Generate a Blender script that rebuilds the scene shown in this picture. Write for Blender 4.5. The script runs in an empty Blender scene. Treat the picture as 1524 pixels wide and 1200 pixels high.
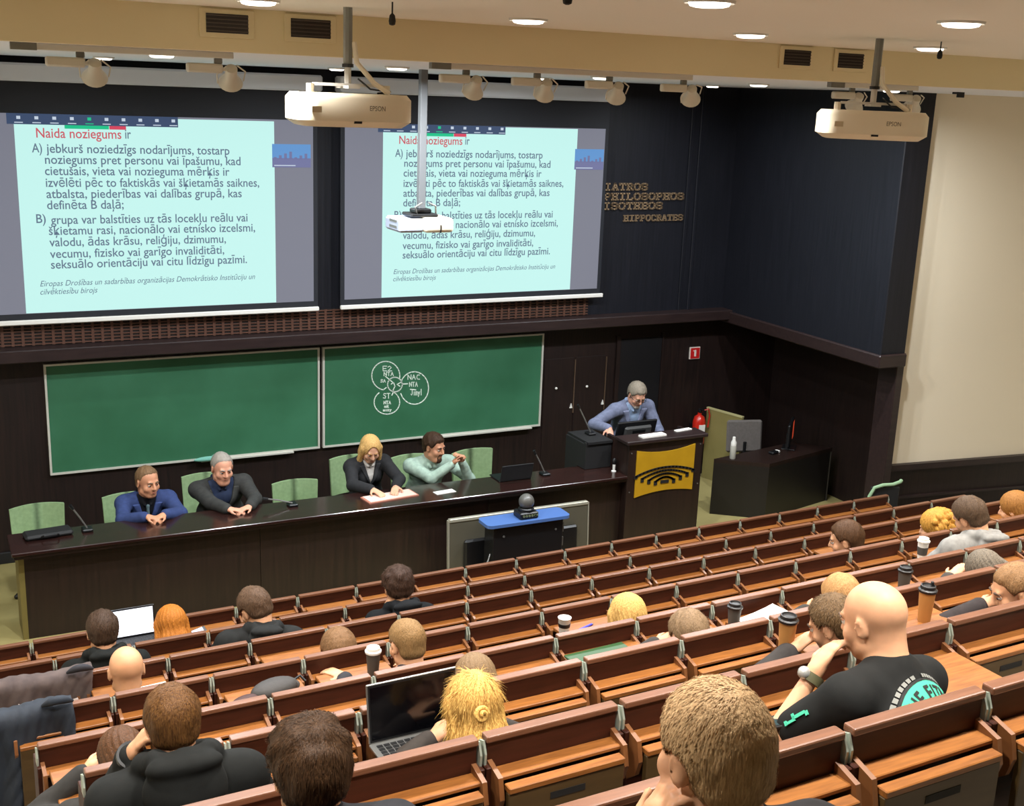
import bpy, bmesh, math, random
import numpy as np
from mathutils import Vector, Matrix

random.seed(7); rng = np.random.RandomState(7)
PI = math.pi
SC = bpy.context.scene
COL = SC.collection
K = 0.86        # survey units -> metres; every top-level object is scaled by K about the origin at the end
H = 5.25        # camera height in survey units

# ------------------------------------------------------------------ camera
cam_d = bpy.data.cameras.new('camera'); cam = bpy.data.objects.new('camera', cam_d); COL.objects.link(cam)
Rw = np.array([[0.89309596, -0.08089637, 0.44253291], [-0.44828572, -0.24242033, 0.86039078], [0.03767648, -0.96679272, -0.25276931]])
m4 = Matrix.Identity(4)
for i_ in range(3):
    m4[i_][0] = Rw[i_, 0]; m4[i_][1] = -Rw[i_, 1]; m4[i_][2] = -Rw[i_, 2]
m4[2][3] = H * K
cam.matrix_world = m4
cam_d.sensor_fit = 'HORIZONTAL'; cam_d.sensor_width = 36.0
cam_d.lens = 1777.87 / 1524 * 36.0
cam_d.clip_start = 0.05; cam_d.clip_end = 100
SC.camera = cam

# ------------------------------------------------------------------ world, exposure
w = bpy.data.worlds.new('world'); SC.world = w; w.use_nodes = True
w.node_tree.nodes['Background'].inputs[0].default_value = (1, 0.93, 0.85, 1)
w.node_tree.nodes['Background'].inputs[1].default_value = 0.02
SC.view_settings.view_transform = 'Standard'
SC.view_settings.look = 'None'
SC.view_settings.exposure = 0.0
SC.view_settings.gamma = 1.0
SC.view_settings.use_curve_mapping = False
SC.cycles.use_denoising = True
SC.cycles.max_bounces = 6
SC.cycles.sample_clamp_indirect = 4.0

HALL_W = 27.0      # watts of one downlight over the audience
STAGE_W = 92.0    # watts of one downlight over the stage
WARM = (1.0, 0.965, 0.90)
NEUT = (0.91, 0.96, 1.0)

# ------------------------------------------------------------------ helpers
def lin(c):
    c = np.array(c[:3], float) / 255.0
    return tuple(np.where(c <= 0.04045, c / 12.92, ((c + 0.055) / 1.055) ** 2.4)) + (1.0,)

MATS = {}
def mat(name, col, rough=0.5, metal=0.0, emit=None, estr=1.0, col2=None, scale=None, nscale=4.0, bump=0.0, spec=0.5, coat=0.0, detail=4.0, contrast=(0.3, 0.7), alpha=None, trans=0.0, sheen=0.0, sss=0.0):
    if name in MATS: return MATS[name]
    m = bpy.data.materials.new(name); m.use_nodes = True
    nt = m.node_tree; b = nt.nodes['Principled BSDF']
    b.inputs['Base Color'].default_value = lin(col)
    b.inputs['Roughness'].default_value = rough
    b.inputs['Metallic'].default_value = metal
    b.inputs['Specular IOR Level'].default_value = spec
    if coat: b.inputs['Coat Weight'].default_value = coat; b.inputs['Coat Roughness'].default_value = 0.15
    if trans: b.inputs['Transmission Weight'].default_value = trans
    if sheen: b.inputs['Sheen Weight'].default_value = sheen
    if sss:
        b.inputs['Subsurface Weight'].default_value = sss
        b.inputs['Subsurface Radius'].default_value = (0.01, 0.004, 0.002)
    if emit is not None:
        b.inputs['Emission Color'].default_value = lin(emit); b.inputs['Emission Strength'].default_value = estr
    if col2 is not None or bump:
        tc = nt.nodes.new('ShaderNodeTexCoord'); mp = nt.nodes.new('ShaderNodeMapping')
        nt.links.new(tc.outputs['Object'], mp.inputs['Vector'])
        mp.inputs['Scale'].default_value = scale or (1, 1, 1)
        no = nt.nodes.new('ShaderNodeTexNoise'); no.inputs['Scale'].default_value = nscale; no.inputs['Detail'].default_value = detail
        nt.links.new(mp.outputs['Vector'], no.inputs['Vector'])
        if col2 is not None:
            cr = nt.nodes.new('ShaderNodeValToRGB')
            cr.color_ramp.elements[0].position = contrast[0]; cr.color_ramp.elements[0].color = lin(col)
            cr.color_ramp.elements[1].position = contrast[1]; cr.color_ramp.elements[1].color = lin(col2)
            nt.links.new(no.outputs['Fac'], cr.inputs['Fac']); nt.links.new(cr.outputs['Color'], b.inputs['Base Color'])
        if bump:
            bp = nt.nodes.new('ShaderNodeBump'); bp.inputs['Strength'].default_value = bump; bp.inputs['Distance'].default_value = 0.01
            nt.links.new(no.outputs['Fac'], bp.inputs['Height']); nt.links.new(bp.outputs['Normal'], b.inputs['Normal'])
    MATS[name] = m
    return m

def tag(o, label=None, cat=None, group=None, kind=None):
    if label: o['label'] = label
    if cat: o['category'] = cat
    if group: o['group'] = group
    if kind: o['kind'] = kind
    return o

def empty(name, loc=(0, 0, 0), rz=0.0, label=None, cat=None, group=None):
    o = bpy.data.objects.new(name, None); COL.objects.link(o)
    o.location = loc; o.rotation_euler = (0, 0, rz); o.empty_display_size = 0.1
    return tag(o, label, cat, group)

def link_mesh(name, me, m, parent=None):
    o = bpy.data.objects.new(name, me); COL.objects.link(o)
    if m is not None: me.materials.append(m)
    if parent is not None: o.parent = parent
    return o

class B:
    """collects shapes in a bmesh"""
    def __init__(s): s.bm = bmesh.new()
    def box(s, x0, x1, y0, y1, z0, z1, bev=0.0, M=None, seg=1):
        g = bmesh.new(); bmesh.ops.create_cube(g, size=1.0)
        for v in g.verts:
            v.co = Vector(((x0 + x1) / 2 + v.co.x * (x1 - x0), (y0 + y1) / 2 + v.co.y * (y1 - y0), (z0 + z1) / 2 + v.co.z * (z1 - z0)))
        if bev: bmesh.ops.bevel(g, geom=g.edges[:], offset=bev, segments=seg, affect='EDGES', profile=0.5)
        if M is not None: bmesh.ops.transform(g, matrix=M, verts=g.verts[:])
        s._merge(g); return s
    def _merge(s, g):
        me = bpy.data.meshes.new('t'); g.to_mesh(me); g.free(); s.bm.from_mesh(me); bpy.data.meshes.remove(me)
    def tube(s, pts, r, seg=8, cap=True):
        pts = [Vector(p) for p in pts]; rs = r if isinstance(r, (list, tuple)) else [r] * len(pts)
        rings = []; prev = None
        for i, p in enumerate(pts):
            d = (pts[min(i + 1, len(pts) - 1)] - pts[max(i - 1, 0)])
            if d.length < 1e-9: d = Vector((0, 0, 1))
            d.normalize()
            if prev is None:
                a = Vector((0, 0, 1)) if abs(d.z) < 0.9 else Vector((1, 0, 0)); u = d.cross(a).normalized()
            else:
                u = (prev - d * prev.dot(d)).normalized()
            prev = u; v = d.cross(u)
            rings.append([s.bm.verts.new(p + (u * math.cos(2 * PI * k / seg) + v * math.sin(2 * PI * k / seg)) * rs[i]) for k in range(seg)])
        for a, b in zip(rings, rings[1:]):
            for k in range(seg): s.bm.faces.new((a[k], a[(k + 1) % seg], b[(k + 1) % seg], b[k]))
        if cap: s.bm.faces.new(rings[0][::-1]); s.bm.faces.new(rings[-1])
        return s
    def lathe(s, prof, c=(0, 0, 0), seg=20, M=None):
        c = Vector(c); rings = []
        for r, z in prof:
            ring = []
            for k in range(seg):
                p = Vector((r * math.cos(2 * PI * k / seg), r * math.sin(2 * PI * k / seg), z))
                if M is not None: p = M @ p
                ring.append(s.bm.verts.new(c + p))
            rings.append(ring)
        for a, b in zip(rings, rings[1:]):
            for k in range(seg): s.bm.faces.new((a[k], a[(k + 1) % seg], b[(k + 1) % seg], b[k]))
        s.bm.faces.new(rings[0][::-1]); s.bm.faces.new(rings[-1]); return s
    def prism(s, poly, ext):
        """closed polygon (3-D points) extruded by the vector ext"""
        e = Vector(ext); a = [s.bm.verts.new(Vector(p)) for p in poly]; b = [s.bm.verts.new(Vector(p) + e) for p in poly]
        n = len(a)
        s.bm.faces.new(a[::-1]); s.bm.faces.new(b)
        for k in range(n): s.bm.faces.new((a[k], a[(k + 1) % n], b[(k + 1) % n], b[k]))
        return s
    def quad(s, *p):
        s.bm.faces.new([s.bm.verts.new(Vector(q)) for q in p]); return s
    def sphere(s, c, r, M=None, u=16, v=10):
        g = bmesh.new(); bmesh.ops.create_uvsphere(g, u_segments=u, v_segments=v, radius=1.0)
        rr = Vector(r) if isinstance(r, (tuple, list)) else Vector((r, r, r))
        for q in g.verts:
            p = Vector((q.co.x * rr.x, q.co.y * rr.y, q.co.z * rr.z)); q.co = (M @ p if M is not None else p) + Vector(c)
        s._merge(g); return s
    def mesh(s, name, smooth=False):
        bmesh.ops.recalc_face_normals(s.bm, faces=s.bm.faces[:])
        me = bpy.data.meshes.new(name); s.bm.to_mesh(me); s.bm.free()
        if smooth:
            me.polygons.foreach_set('use_smooth', [True] * len(me.polygons))
            try: me.set_sharp_from_angle(angle=math.radians(40))
            except Exception: pass
        return me
    def obj(s, name, m, parent=None, smooth=False): return link_mesh(name, s.mesh(name, smooth), m, parent)

def copy_tree(o, parent=None):
    kids = [c for c in COL.objects if c.parent == o]
    c = o.copy(); COL.objects.link(c); c.parent = parent
    for ch in kids: copy_tree(ch, c)
    return c

def copy_fast(root, kids_map):
    """copy of a thing and of its parts and sub-parts; kids_map: {object: [children]}"""
    def rec(o, parent):
        c = o.copy(); COL.objects.link(c); c.parent = parent
        for ch in kids_map.get(o, []): rec(ch, c)
        return c
    return rec(root, None)
def kids_of(root):
    m = {}
    def rec(o):
        m[o] = list(o.children)
        for c in o.children: rec(c)
    rec(root); return m

def text_mesh(name, s, m, parent, x0, x1, z, size, y, depth=0.0, shear=0.0, bold=0.0, flip=False):
    """a line of lettering in the x-z plane, fitted between x0 and x1"""
    cu = bpy.data.curves.new('t', 'FONT'); cu.body = s; cu.size = size; cu.shear = shear; cu.offset = bold; cu.extrude = depth; cu.resolution_u = 3
    t = bpy.data.objects.new('t', cu); COL.objects.link(t)
    dg = bpy.context.evaluated_depsgraph_get()
    me = bpy.data.meshes.new_from_object(t.evaluated_get(dg))
    bpy.data.objects.remove(t); bpy.data.curves.remove(cu)
    n = len(me.vertices); co = np.empty(n * 3, np.float32); me.vertices.foreach_get('co', co); co = co.reshape(-1, 3)
    a, b = co[:, 0].min(), co[:, 0].max()
    out = np.empty_like(co)
    out[:, 0] = x0 + (co[:, 0] - a) * (x1 - x0) / max(b - a, 1e-6)
    out[:, 1] = y - co[:, 2]; out[:, 2] = z + co[:, 1]
    me.vertices.foreach_set('co', out.ravel()); me.update(); me.name = name
    return link_mesh(name, me, m, parent)

# ------------------------------------------------------------------ materials
M_panel = mat('dark wood panelling', (22, 14, 13), 0.5, spec=.35, col2=(36, 23, 20), scale=(14, 14, 0.6), nscale=3.0)
M_panelup = mat('bluish lit upper panelling', (13, 15, 22), 0.55, spec=.3, col2=(22, 23, 31), scale=(14, 14, 0.5), nscale=3.0)  # bluish cast of the light on the upper wall mixed into the wood colour
M_ledge = mat('dark ledge wood', (32, 22, 22), 0.42, spec=.4, col2=(44, 31, 30), scale=(1, 8, 8), nscale=3.0)
M_desk = mat('dark desk wood', (26, 16, 13), 0.45, spec=.4, col2=(40, 25, 20), scale=(10, 10, 0.5), nscale=3.0)
M_desktop = mat('polished desk top', (34, 19, 17), 0.2, col2=(46, 26, 22), scale=(0.7, 9, 9), nscale=3.0, coat=0.4)
M_floor = mat('olive floor', (150, 138, 88), 0.6, col2=(164, 152, 100), nscale=2.0)
M_step = mat('hall floor', (122, 114, 98), 0.6, col2=(134, 126, 110), nscale=3.0)
M_ceil = mat('ceiling paint', (236, 231, 222), 0.8)
M_beam = mat('beam paint', (226, 212, 172), 0.8)
M_soffit = mat('cool lit stage ceiling paint', (236, 240, 252), 0.8)  # cool tint in the paint stands in for bluish light from the screens
M_cream = mat('cream wall paint', (234, 222, 198), 0.85)
M_white = mat('white painted metal', (214, 212, 206), 0.5)
M_plastic = mat('white projector plastic', (232, 222, 200), 0.45)
M_black = mat('black plastic', (16, 16, 18), 0.4)
M_blackmat = mat('matt black', (18, 17, 18), 0.7)
M_metal = mat('brushed metal', (150, 150, 148), 0.35, 0.8)
M_greymetal = mat('grey painted metal', (122, 122, 118), 0.45, 0.3)
M_grille = mat('copper grille', (88, 58, 46), 0.45)
M_board = mat('green chalkboard', (38, 92, 62), 0.55, col2=(50, 106, 76), nscale=1.2, contrast=(0.35, 0.65))
M_alu = mat('pale aluminium frame', (202, 200, 190), 0.4, 0.2)
M_chalk = mat('chalk', (226, 238, 226), 0.9)
M_chair = mat('pale green upholstery', (124, 148, 106), 0.75, col2=(136, 160, 118), nscale=30)
M_gold = mat('gold plate', (198, 152, 30), 0.42, 0.25, col2=(186, 142, 26), nscale=5)
M_paper = mat('paper', (232, 228, 222), 0.8)
M_kraft = mat('kraft paper cup', (176, 122, 62), 0.7)
M_seatdark = mat('reddish brown seat wood', (48, 21, 11), 0.5, spec=.25, col2=(66, 30, 17), scale=(0.8, 8, 8), nscale=5.0)
M_seatrail = mat('top lit brown rail wood', (98, 62, 43), 0.36, col2=(120, 80, 58), scale=(0.8, 8, 8), nscale=6.0)  # paler than the backs: overhead light on the top edges put into the colour
M_oak = mat('honey oak', (116, 68, 28), 0.42, col2=(150, 94, 42), scale=(1.2, 12, 12), nscale=6.0)
M_tabface = mat('olive brown tablet face', (66, 48, 22), 0.5, col2=(78, 58, 28), scale=(0.8, 6, 6), nscale=4.0)
M_bracket = mat('pale metal bracket', (170, 178, 164), 0.35, 0.35)
M_slot = mat('dark slot', (10, 7, 5), 0.8)

# ------------------------------------------------------------------ the setting
def struct(name, b, m, label=None):
    o = b.obj(name, m); o['kind'] = 'structure'
    if label: o['label'] = label
    return o
ROWS = {1: (.646, 9.719, .791), 2: (.723, 8.647, 1.125), 3: (1.346, 7.618, 1.490), 4: (.839, 6.54, 1.859), 5: (1.462, 5.488, 2.239), 6: (.987, 4.407, 2.697), 7: (1.601, 3.331, 3.137), 8: (2.221, 2.281, 3.576), 9: (2.27, 1.225, 4.02)}
RSL = .033
def rowy(k, x): return ROWS[k][1] + RSL * (x - 4)

struct('floor', B().box(-1.6, 13.2, 10.5, 13.6, -.9, 0), M_floor, 'olive green floor of the stage')
HB = 1.35       # height of a backrest above the floor of its own row
b = B().box(-1.6, 13.2, 9.2, 10.5, -.9, ROWS[1][2] - HB)
for k in range(1, 10):
    z = ROWS[k][2] - HB
    y1 = ROWS[k][1] + .72; y0 = ROWS[k][1] - .36
    if k > 1: b.box(-1.6, 13.2, y0 - .02, y1 - .01, -.9, z)
    else: b.box(-1.6, 13.2, y0, 9.2, -.9, z)
b.box(-1.6, 13.2, -.5, ROWS[9][1] - .36, -.9, 3.1)
b.box(-1.6, 13.2, -4.2, -.5, -.9, 3.5)
struct('floor_hall', b, M_step, 'stepped floor of the seating rows')
struct('ceiling', B().box(-1.6, 13.2, -4.2, 6.8, 5.63, 5.8), M_ceil, 'pale main ceiling with downlights')
struct('trim_1', B().box(-1.6, 13.2, 6.8, 6.96, 5.40, 5.8), M_beam, 'cream ceiling beam carrying the vents')
struct('ceiling_stage', B().box(-1.6, 10.6, 6.96, 13.7, 5.402, 5.8)  .box(10.6, 13.2, 6.96, 10.6, 5.402, 5.8), M_soffit, 'bluish white ceiling over the stage')
# front wall: lower part, and an upper part standing proud of it above the ledge
struct('wall_front', B().box(-1.6, 11.3, 13.42, 13.7, -.1, 2.5), M_panel, 'lower dark panelled front wall')
struct('wall_front_upper', B().box(-1.6, 10.06, 13.28, 13.42, 2.42, 5.42), M_panelup, 'upper dark panelled front wall')
b = B().box(-1.6, 10.06, 13.045, 13.45, 2.32, 2.455, bev=.01)
struct('trim_2', b, M_ledge, 'dark ledge above the chalkboards')
struct('trim_3', B().box(9.29, 9.335, 13.25, 13.285, 2.45, 5.40, bev=.006), M_panelup, 'vertical batten on the front wall')
struct('trim_4', B().box(9.44, 9.485, 13.25, 13.285, 2.45, 5.40, bev=.006), M_panelup, 'vertical batten by the corner')
# right-hand side: lower wall, overhanging upper box with its lip
struct('wall_right', B().box(11.15, 11.3, 10.45, 13.6, -.1, 2.6).box(10.44, 11.3, 10.45, 10.5, 1.05, 2.6), M_panel, 'dark lower side wall')
struct('wall_right_upper', B().box(10.05, 10.44, 10.2, 13.45, 2.40, 5.42, bev=.01).box(10.44, 11.3, 10.5, 13.45, 2.42, 2.6), M_panelup, 'dark overhanging side wall box')
struct('trim_8', B().box(10.34, 10.455, 10.2, 10.5, 0, 2.4, bev=.008), M_ledge, 'dark post beneath the side wall box')
struct('trim_5', B().box(10.01, 10.44, 10.16, 13.42, 2.27, 2.43, bev=.015), M_ledge, 'lip beneath the overhanging side wall')
# cream wall on the right, turned a little, with dark wainscot and rail
ang = math.atan2(10.06 - 10.32, 12.57 - 10.6)
def wq(x, dy): return 10.335 + (x - 10.5) * math.tan(ang) + dy
b = B().prism([(10.45, wq(10.45, 0), 1.0), (13.6, wq(13.6, 0), 1.0), (13.6, wq(13.6, .2), 1.0), (10.45, wq(10.45, .1), 1.0)], (0, 0, 4.42))
struct('wall_back_right', b, M_cream, 'cream side wall lit by the downlights')
b = B().prism([(10.45, wq(10.45, -.0), -.1), (13.6, wq(13.6, -.0), -.1), (13.6, wq(13.6, .2), -.1), (10.45, wq(10.45, .1), -.1)], (0, 0, 1.1))
struct('wall_wainscot', b, M_panel, 'dark wainscot below the cream wall')
b = B().prism([(10.46, wq(10.46, -.07), .93), (13.6, wq(13.6, -.07), .93), (13.6, wq(13.6, .0), .93), (10.46, wq(10.46, .0), .93)], (0, 0, .075))
b.prism([(10.46, wq(10.46, -.03), .55), (13.6, wq(13.6, -.03), .55), (13.6, wq(13.6, .0), .55), (10.46, wq(10.46, .0), .55)], (0, 0, .03))
struct('trim_6', b, M_ledge, 'dark rail along the wainscot')
struct('wall_left', B().box(-1.8, -1.6, -4.2, 13.7, -.9, 5.8), M_cream)
struct('wall_rear', B().box(-1.8, 13.4, -4.4, -4.2, -.5, 5.8), M_cream)
struct('wall_right_rear', B().box(13.2, 13.4, -4.4, 10.0, -.5, 5.8), M_cream)
struct('baseboard_front', B().box(-1.6, 10.5, 13.39, 13.42, 0, .13, bev=.006), M_blackmat)
# cupboard doors and the service door in the front wall
b = B().box(7.36, 7.805, 13.405, 13.425, .02, 1.86, bev=.004); d = struct('door_1', b, M_panel, 'dark cupboard door beside the chalkboard')
B().sphere((7.54, 13.395, 1.46), .018).obj('knob', M_white, d, True); B().prism([(7.76, 13.39, 1.17), (7.80, 13.39, 1.17), (7.78, 13.39, 1.235)], (0, .02, 0)).obj('catch', M_white, d)
b = B().box(7.83, 8.285, 13.405, 13.425, .02, 1.86, bev=.004); d = struct('door_2', b, M_panel, 'dark cupboard door next to the service door')
B().sphere((8.01, 13.395, 1.45), .018).obj('knob', M_white, d, True); B().prism([(8.25, 13.39, 1.18), (8.29, 13.39, 1.18), (8.27, 13.39, 1.245)], (0, .02, 0)).obj('catch', M_white, d)
b = B().box(8.5, 9.17, 13.395, 13.425, .02, 2.06, bev=.004); d = struct('door_3', b, mat('black door', (14, 13, 17), 0.5), 'black service door behind the lecturer')
B().box(8.44, 8.5, 13.38, 13.425, 0, 2.12).box(9.17, 9.20, 13.38, 13.425, 0, 2.12).obj('frame', M_panel, d)
struct('trim_7', B().box(7.812, 7.824, 13.40, 13.425, 1.1, 1.83).box(8.295, 8.305, 13.40, 13.425, 1.1, 1.84), mat('pale door edge', (88, 70, 56), .4))  # pale vertical strips along the door edges
# perforated band under the screens
grl = empty('vent_grille', (0, 0, 0), 0, 'long copper perforated grille band under the projection screens', 'grille')
B().box(-1.0, 7.87, 13.262, 13.282, 2.455, 2.70).obj('back_panel', mat('grille dark', (22, 13, 10), .7), grl)
b = B()
for zz in np.linspace(2.475, 2.685, 7): b.box(-1.0, 7.87, 13.245, 13.262, zz - .006, zz + .006)
for xx in np.arange(-.98, 7.87, .10): b.box(xx - .014, xx + .014, 13.247, 13.262, 2.46, 2.695)
b.obj('perforated_face', M_grille, grl)

# ------------------------------------------------------------------ lamps in the ceilings
ML_lamp = mat('lit diffuser', (255, 250, 240), .5, emit=(255, 246, 230), estr=6.0)
def downlight(x, y, z, watts, col, label, group, r=.085, spread=112):
    t = empty('ceiling_light', (x, y, z), 0, label, 'ceiling light', group)
    B().lathe([(r, -.004), (r + .018, -.012), (r + .022, 0.0)], seg=24).obj('trim_ring', M_white, t, True)
    B().lathe([(r * .7, -.026), (r * .93, -.021), (r, -.012), (r, -.002)], seg=24).obj('diffuser', ML_lamp, t)
    ld = bpy.data.lights.new('lamp', 'AREA'); ld.shape = 'DISK'; ld.size = 2 * r; ld.energy = watts; ld.color = col; ld.spread = math.radians(spread)
    lo = bpy.data.objects.new('lamp', ld); COL.objects.link(lo); lo.parent = t; lo.location = (0, 0, -.03)
    lo.visible_camera = True
    return t
SEEN = {(3.11, 6.03): 'round downlight left of the right-hand vents, near the middle of the beam', (4.56, 5.97): 'round downlight in front of the beam, just left of the right vents', (6.09, 6.06): 'round downlight at the beam, right of the right-hand projector pole', (2.96, 4.16): 'round downlight cut by the top edge of the picture', (4.35, 4.16): 'large round downlight near the top right corner', (1.62, 6.0): 'round downlight at the top edge above the left vent'}
xs6 = [.15, 1.62, 3.11, 4.56, 6.09, 7.55, 9.1, 10.6]; xs4 = [.1, 1.55, 2.96, 4.35, 5.8, 7.3, 8.8, 10.4]
for x in xs6:
    y = {3.11: 6.03, 4.56: 5.97, 6.09: 6.06}.get(x, 6.0)
    downlight(x, y, 5.63, HALL_W, WARM, SEEN.get((x, y), 'round downlight in the main ceiling beyond the picture edge'), 'downlights in the main ceiling')
for y in (4.16, 2.3):
    for x in xs4:
        if (x, y) == (-1, -1): continue
        downlight(x, y, 5.63, HALL_W, WARM, SEEN.get((x, y), 'round downlight in the main ceiling beyond the picture edge'), 'downlights in the main ceiling')
for x, y, lb in [(1.63, 8.48, 'round downlight over the stage between the two left track spotlights'), (3.63, 9.3, 'round downlight over the stage left of the thin projector pole'), (5.6, 9.4, 'round downlight over the stage among the four track spotlights'), (7.3, 9.37, 'round downlight over the stage in front of the dark corner'), (8.8, 9.2, 'round downlight over the stage behind the right projector'), (-.2, 8.5, 'round downlight over the stage beyond the left edge')]:
    downlight(x, y, 5.40, STAGE_W, NEUT, lb, 'downlights over the stage', r=.08, spread=170)
for x, y, lb in [(1.66, 11.2, 'faint downlight over the stage above the left screen'), (3.9, 11.6, 'faint downlight over the stage near the gap between screens'), (6.3, 11.8, 'faint downlight over the stage above the right screen'), (8.6, 11.9, 'faint downlight over the stage above the wall lettering')]:
    downlight(x, y, 5.40, STAGE_W * .28, NEUT, lb, 'downlights over the stage', r=.07, spread=170)

# track lights under the beam
def track(x0, x1, y, label):
    t = empty('light_track', (x0, y, 5.40), 0, label, 'light track', 'light tracks along the beam')
    B().box(0, x1 - x0, -.02, .02, -.035, 0, bev=.004).obj('rail', M_white, t)
    B().box(-.03, .1, -.022, .022, -.038, 0).obj('feed', M_greymetal, t)
    return t
track(.60, 1.74, 7.0, 'short white light track at the left end of the beam')
track(2.98, 4.88, 7.0, 'long white light track in the middle of the beam')
track(6.12, 6.95, 7.0, 'short white light track behind the right-hand projector')
M_spot = mat('white spotlight metal', (206, 202, 190), .4)
def track_spot(x, y, label, aim, flip=1):
    t = empty('track_spotlight', (x, y, 5.365), 0, label, 'spotlight', 'spotlights on the light tracks')
    B().box(-.03, .03, -.016, .016, -.04, 0, bev=.004).obj('clip', M_greymetal, t)
    g = .19 * flip
    B().box(min(-.05, -.05 - g), max(.03, -.05), -.035, .035, -.11, -.04, bev=.012).obj('driver_box', M_spot, t, True)
    hp = Vector((.10, 0, -.085))
    B().tube([(0, 0, -.075), tuple(hp)], .014).obj('arm', M_spot, t, True)
    d = (Vector(aim) - Vector((x, y, 5.365)) - hp).normalized()
    q = Vector((0, 0, -1)).rotation_difference(d).to_matrix()
    hd = B().lathe([(.012, .06), (.045, .05), (.048, -.03), (.075, -.075), (.095, -.11), (.088, -.112), (.05, -.09)], c=hp + d * .03, M=q, seg=20).obj('lamp_head', M_spot, t, True)
    br = []
    for s in (-1, 1):
        br.append(B().tube([tuple(hp + q @ Vector((s * .04, 0, .05))), tuple(hp + q @ Vector((s * .11, 0, .0)) + d * .03), tuple(hp + q @ Vector((s * .10, 0, -.10)) + d * .03)], .006, seg=6).obj('yoke_arm', M_spot, t, True))
    e = B().lathe([(.05, 0), (.05, .004)], c=hp + d * .115, M=q, seg=16).obj('lens', M_alu, t)
    for c_ in t.children: c_.scale = (.74, .74, .74)
    return t
track_spot(.92, 7.02, 'white track spotlight nearest the left edge, lamp pointing down', (1.4, 12.0, .8))
track_spot(1.66, 7.02, 'white track spotlight at the right end of the left track', (2.6, 12.0, .8))
track_spot(3.20, 7.02, 'white track spotlight next to the thin projector pole', (3.9, 12.0, .8))
track_spot(3.70, 7.02, 'second white spotlight from the left on the middle track', (5.0, 12.0, .8))
track_spot(4.24, 7.02, 'third white spotlight from the left on the middle track', (6.1, 12.0, .8))
track_spot(4.83, 7.02, 'white track spotlight at the right end of the middle track', (7.9, 12.0, 1.2))
track_spot(6.33, 7.02, 'white track spotlight just behind the pole of the right projector', (7.9, 11.3, .9))
track_spot(6.90, 7.02, 'white track spotlight right of the right projector pole', (9.5, 12.0, .8))

# vents in the beam
def vent(x, label):
    t = empty('air_vent', (x, 6.8, 5.545), 0, label, 'air vent', 'air vents in the ceiling beam')
    B().box(-.15, .15, -.012, 0, -.075, .075, bev=.003).obj('frame', M_beam, t)
    B().box(-.115, .115, -.014, -.010, -.05, .05).obj('recess', mat('vent dark', (34, 24, 18), .7), t)
    for i in range(5):
        B().box(-.115, .115, -.020, -.011, -.042 + i * .02, -.036 + i * .02).obj('slat', mat('vent slat', (66, 52, 40), .5), t)
for x, lb in [(1.66, 'dark louvred vent furthest left in the beam'), (2.13, 'dark louvred vent beside the left projector pole'), (5.60, 'dark louvred vent left of the pair near the right projector'), (6.08, 'dark louvred vent beside the right projector pole')]:
    vent(x, lb)

# hanging microphones
def hang_mic(x, y, zb, label):
    t = empty('hanging_microphone', (x, y, zb), 0, label, 'microphone', 'microphones hanging from the ceiling')
    B().tube([(0, 0, .04), (0, 0, 5.63 - zb)], .004, seg=6).obj('cable', M_black, t)
    B().lathe([(.004, .055), (.013, .045), (.017, .02), (.014, .004), (.006, 0)], seg=12).obj('windscreen', M_blackmat, t, True)
hang_mic(2.12, 5.5, 5.525, 'small black microphone hanging right of the left projector pole')
hang_mic(1.97, 3.55, 5.525, 'small black microphone hanging at the top edge of the picture')
hang_mic(5.61, 5.5, 5.53, 'small black microphone hanging in front of a right downlight')
t = empty('ceiling_hook', (9.2, 8.72, 5.40), 0, 'small black bracket under the stage ceiling above the cream wall', 'bracket')
B().box(-.05, .05, -.03, .03, -.02, 0).obj('plate', M_blackmat, t); B().box(-.01, .07, -.012, .012, -.05, -.02).obj('arm', M_blackmat, t)

# ------------------------------------------------------------------ projection screens with the projected slide
E_slide = mat('projected slide light', (40, 46, 46), .9, emit=(196, 244, 238), estr=.97)
E_grey = mat('projected grey margin', (40, 40, 44), .9, emit=(126, 128, 142), estr=.85)
E_bar = mat('projected toolbar', (20, 24, 34), .9, emit=(58, 76, 108), estr=.9)
E_green = mat('projected green', (10, 60, 40), .9, emit=(24, 196, 140), estr=.9)
E_red = mat('projected red', (60, 16, 26), .9, emit=(216, 70, 96), estr=.9)
E_txt = mat('projected dark lettering', (30, 36, 48), .9, emit=(98, 118, 138), estr=.9)
E_title = mat('projected red lettering', (60, 20, 26), .9, emit=(206, 92, 104), estr=.9)
E_icon = mat('projected pale icons', (50, 50, 56), .9, emit=(200, 214, 230), estr=.9)
E_sky = mat('projected thumbnail sky', (30, 40, 50), .9, emit=(96, 150, 210), estr=.9)
E_town = mat('projected thumbnail foreground', (30, 30, 44), .9, emit=(120, 124, 168), estr=.8, col2=None)
M_housing = mat('pale screen housing', (214, 218, 226), .5)
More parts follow.
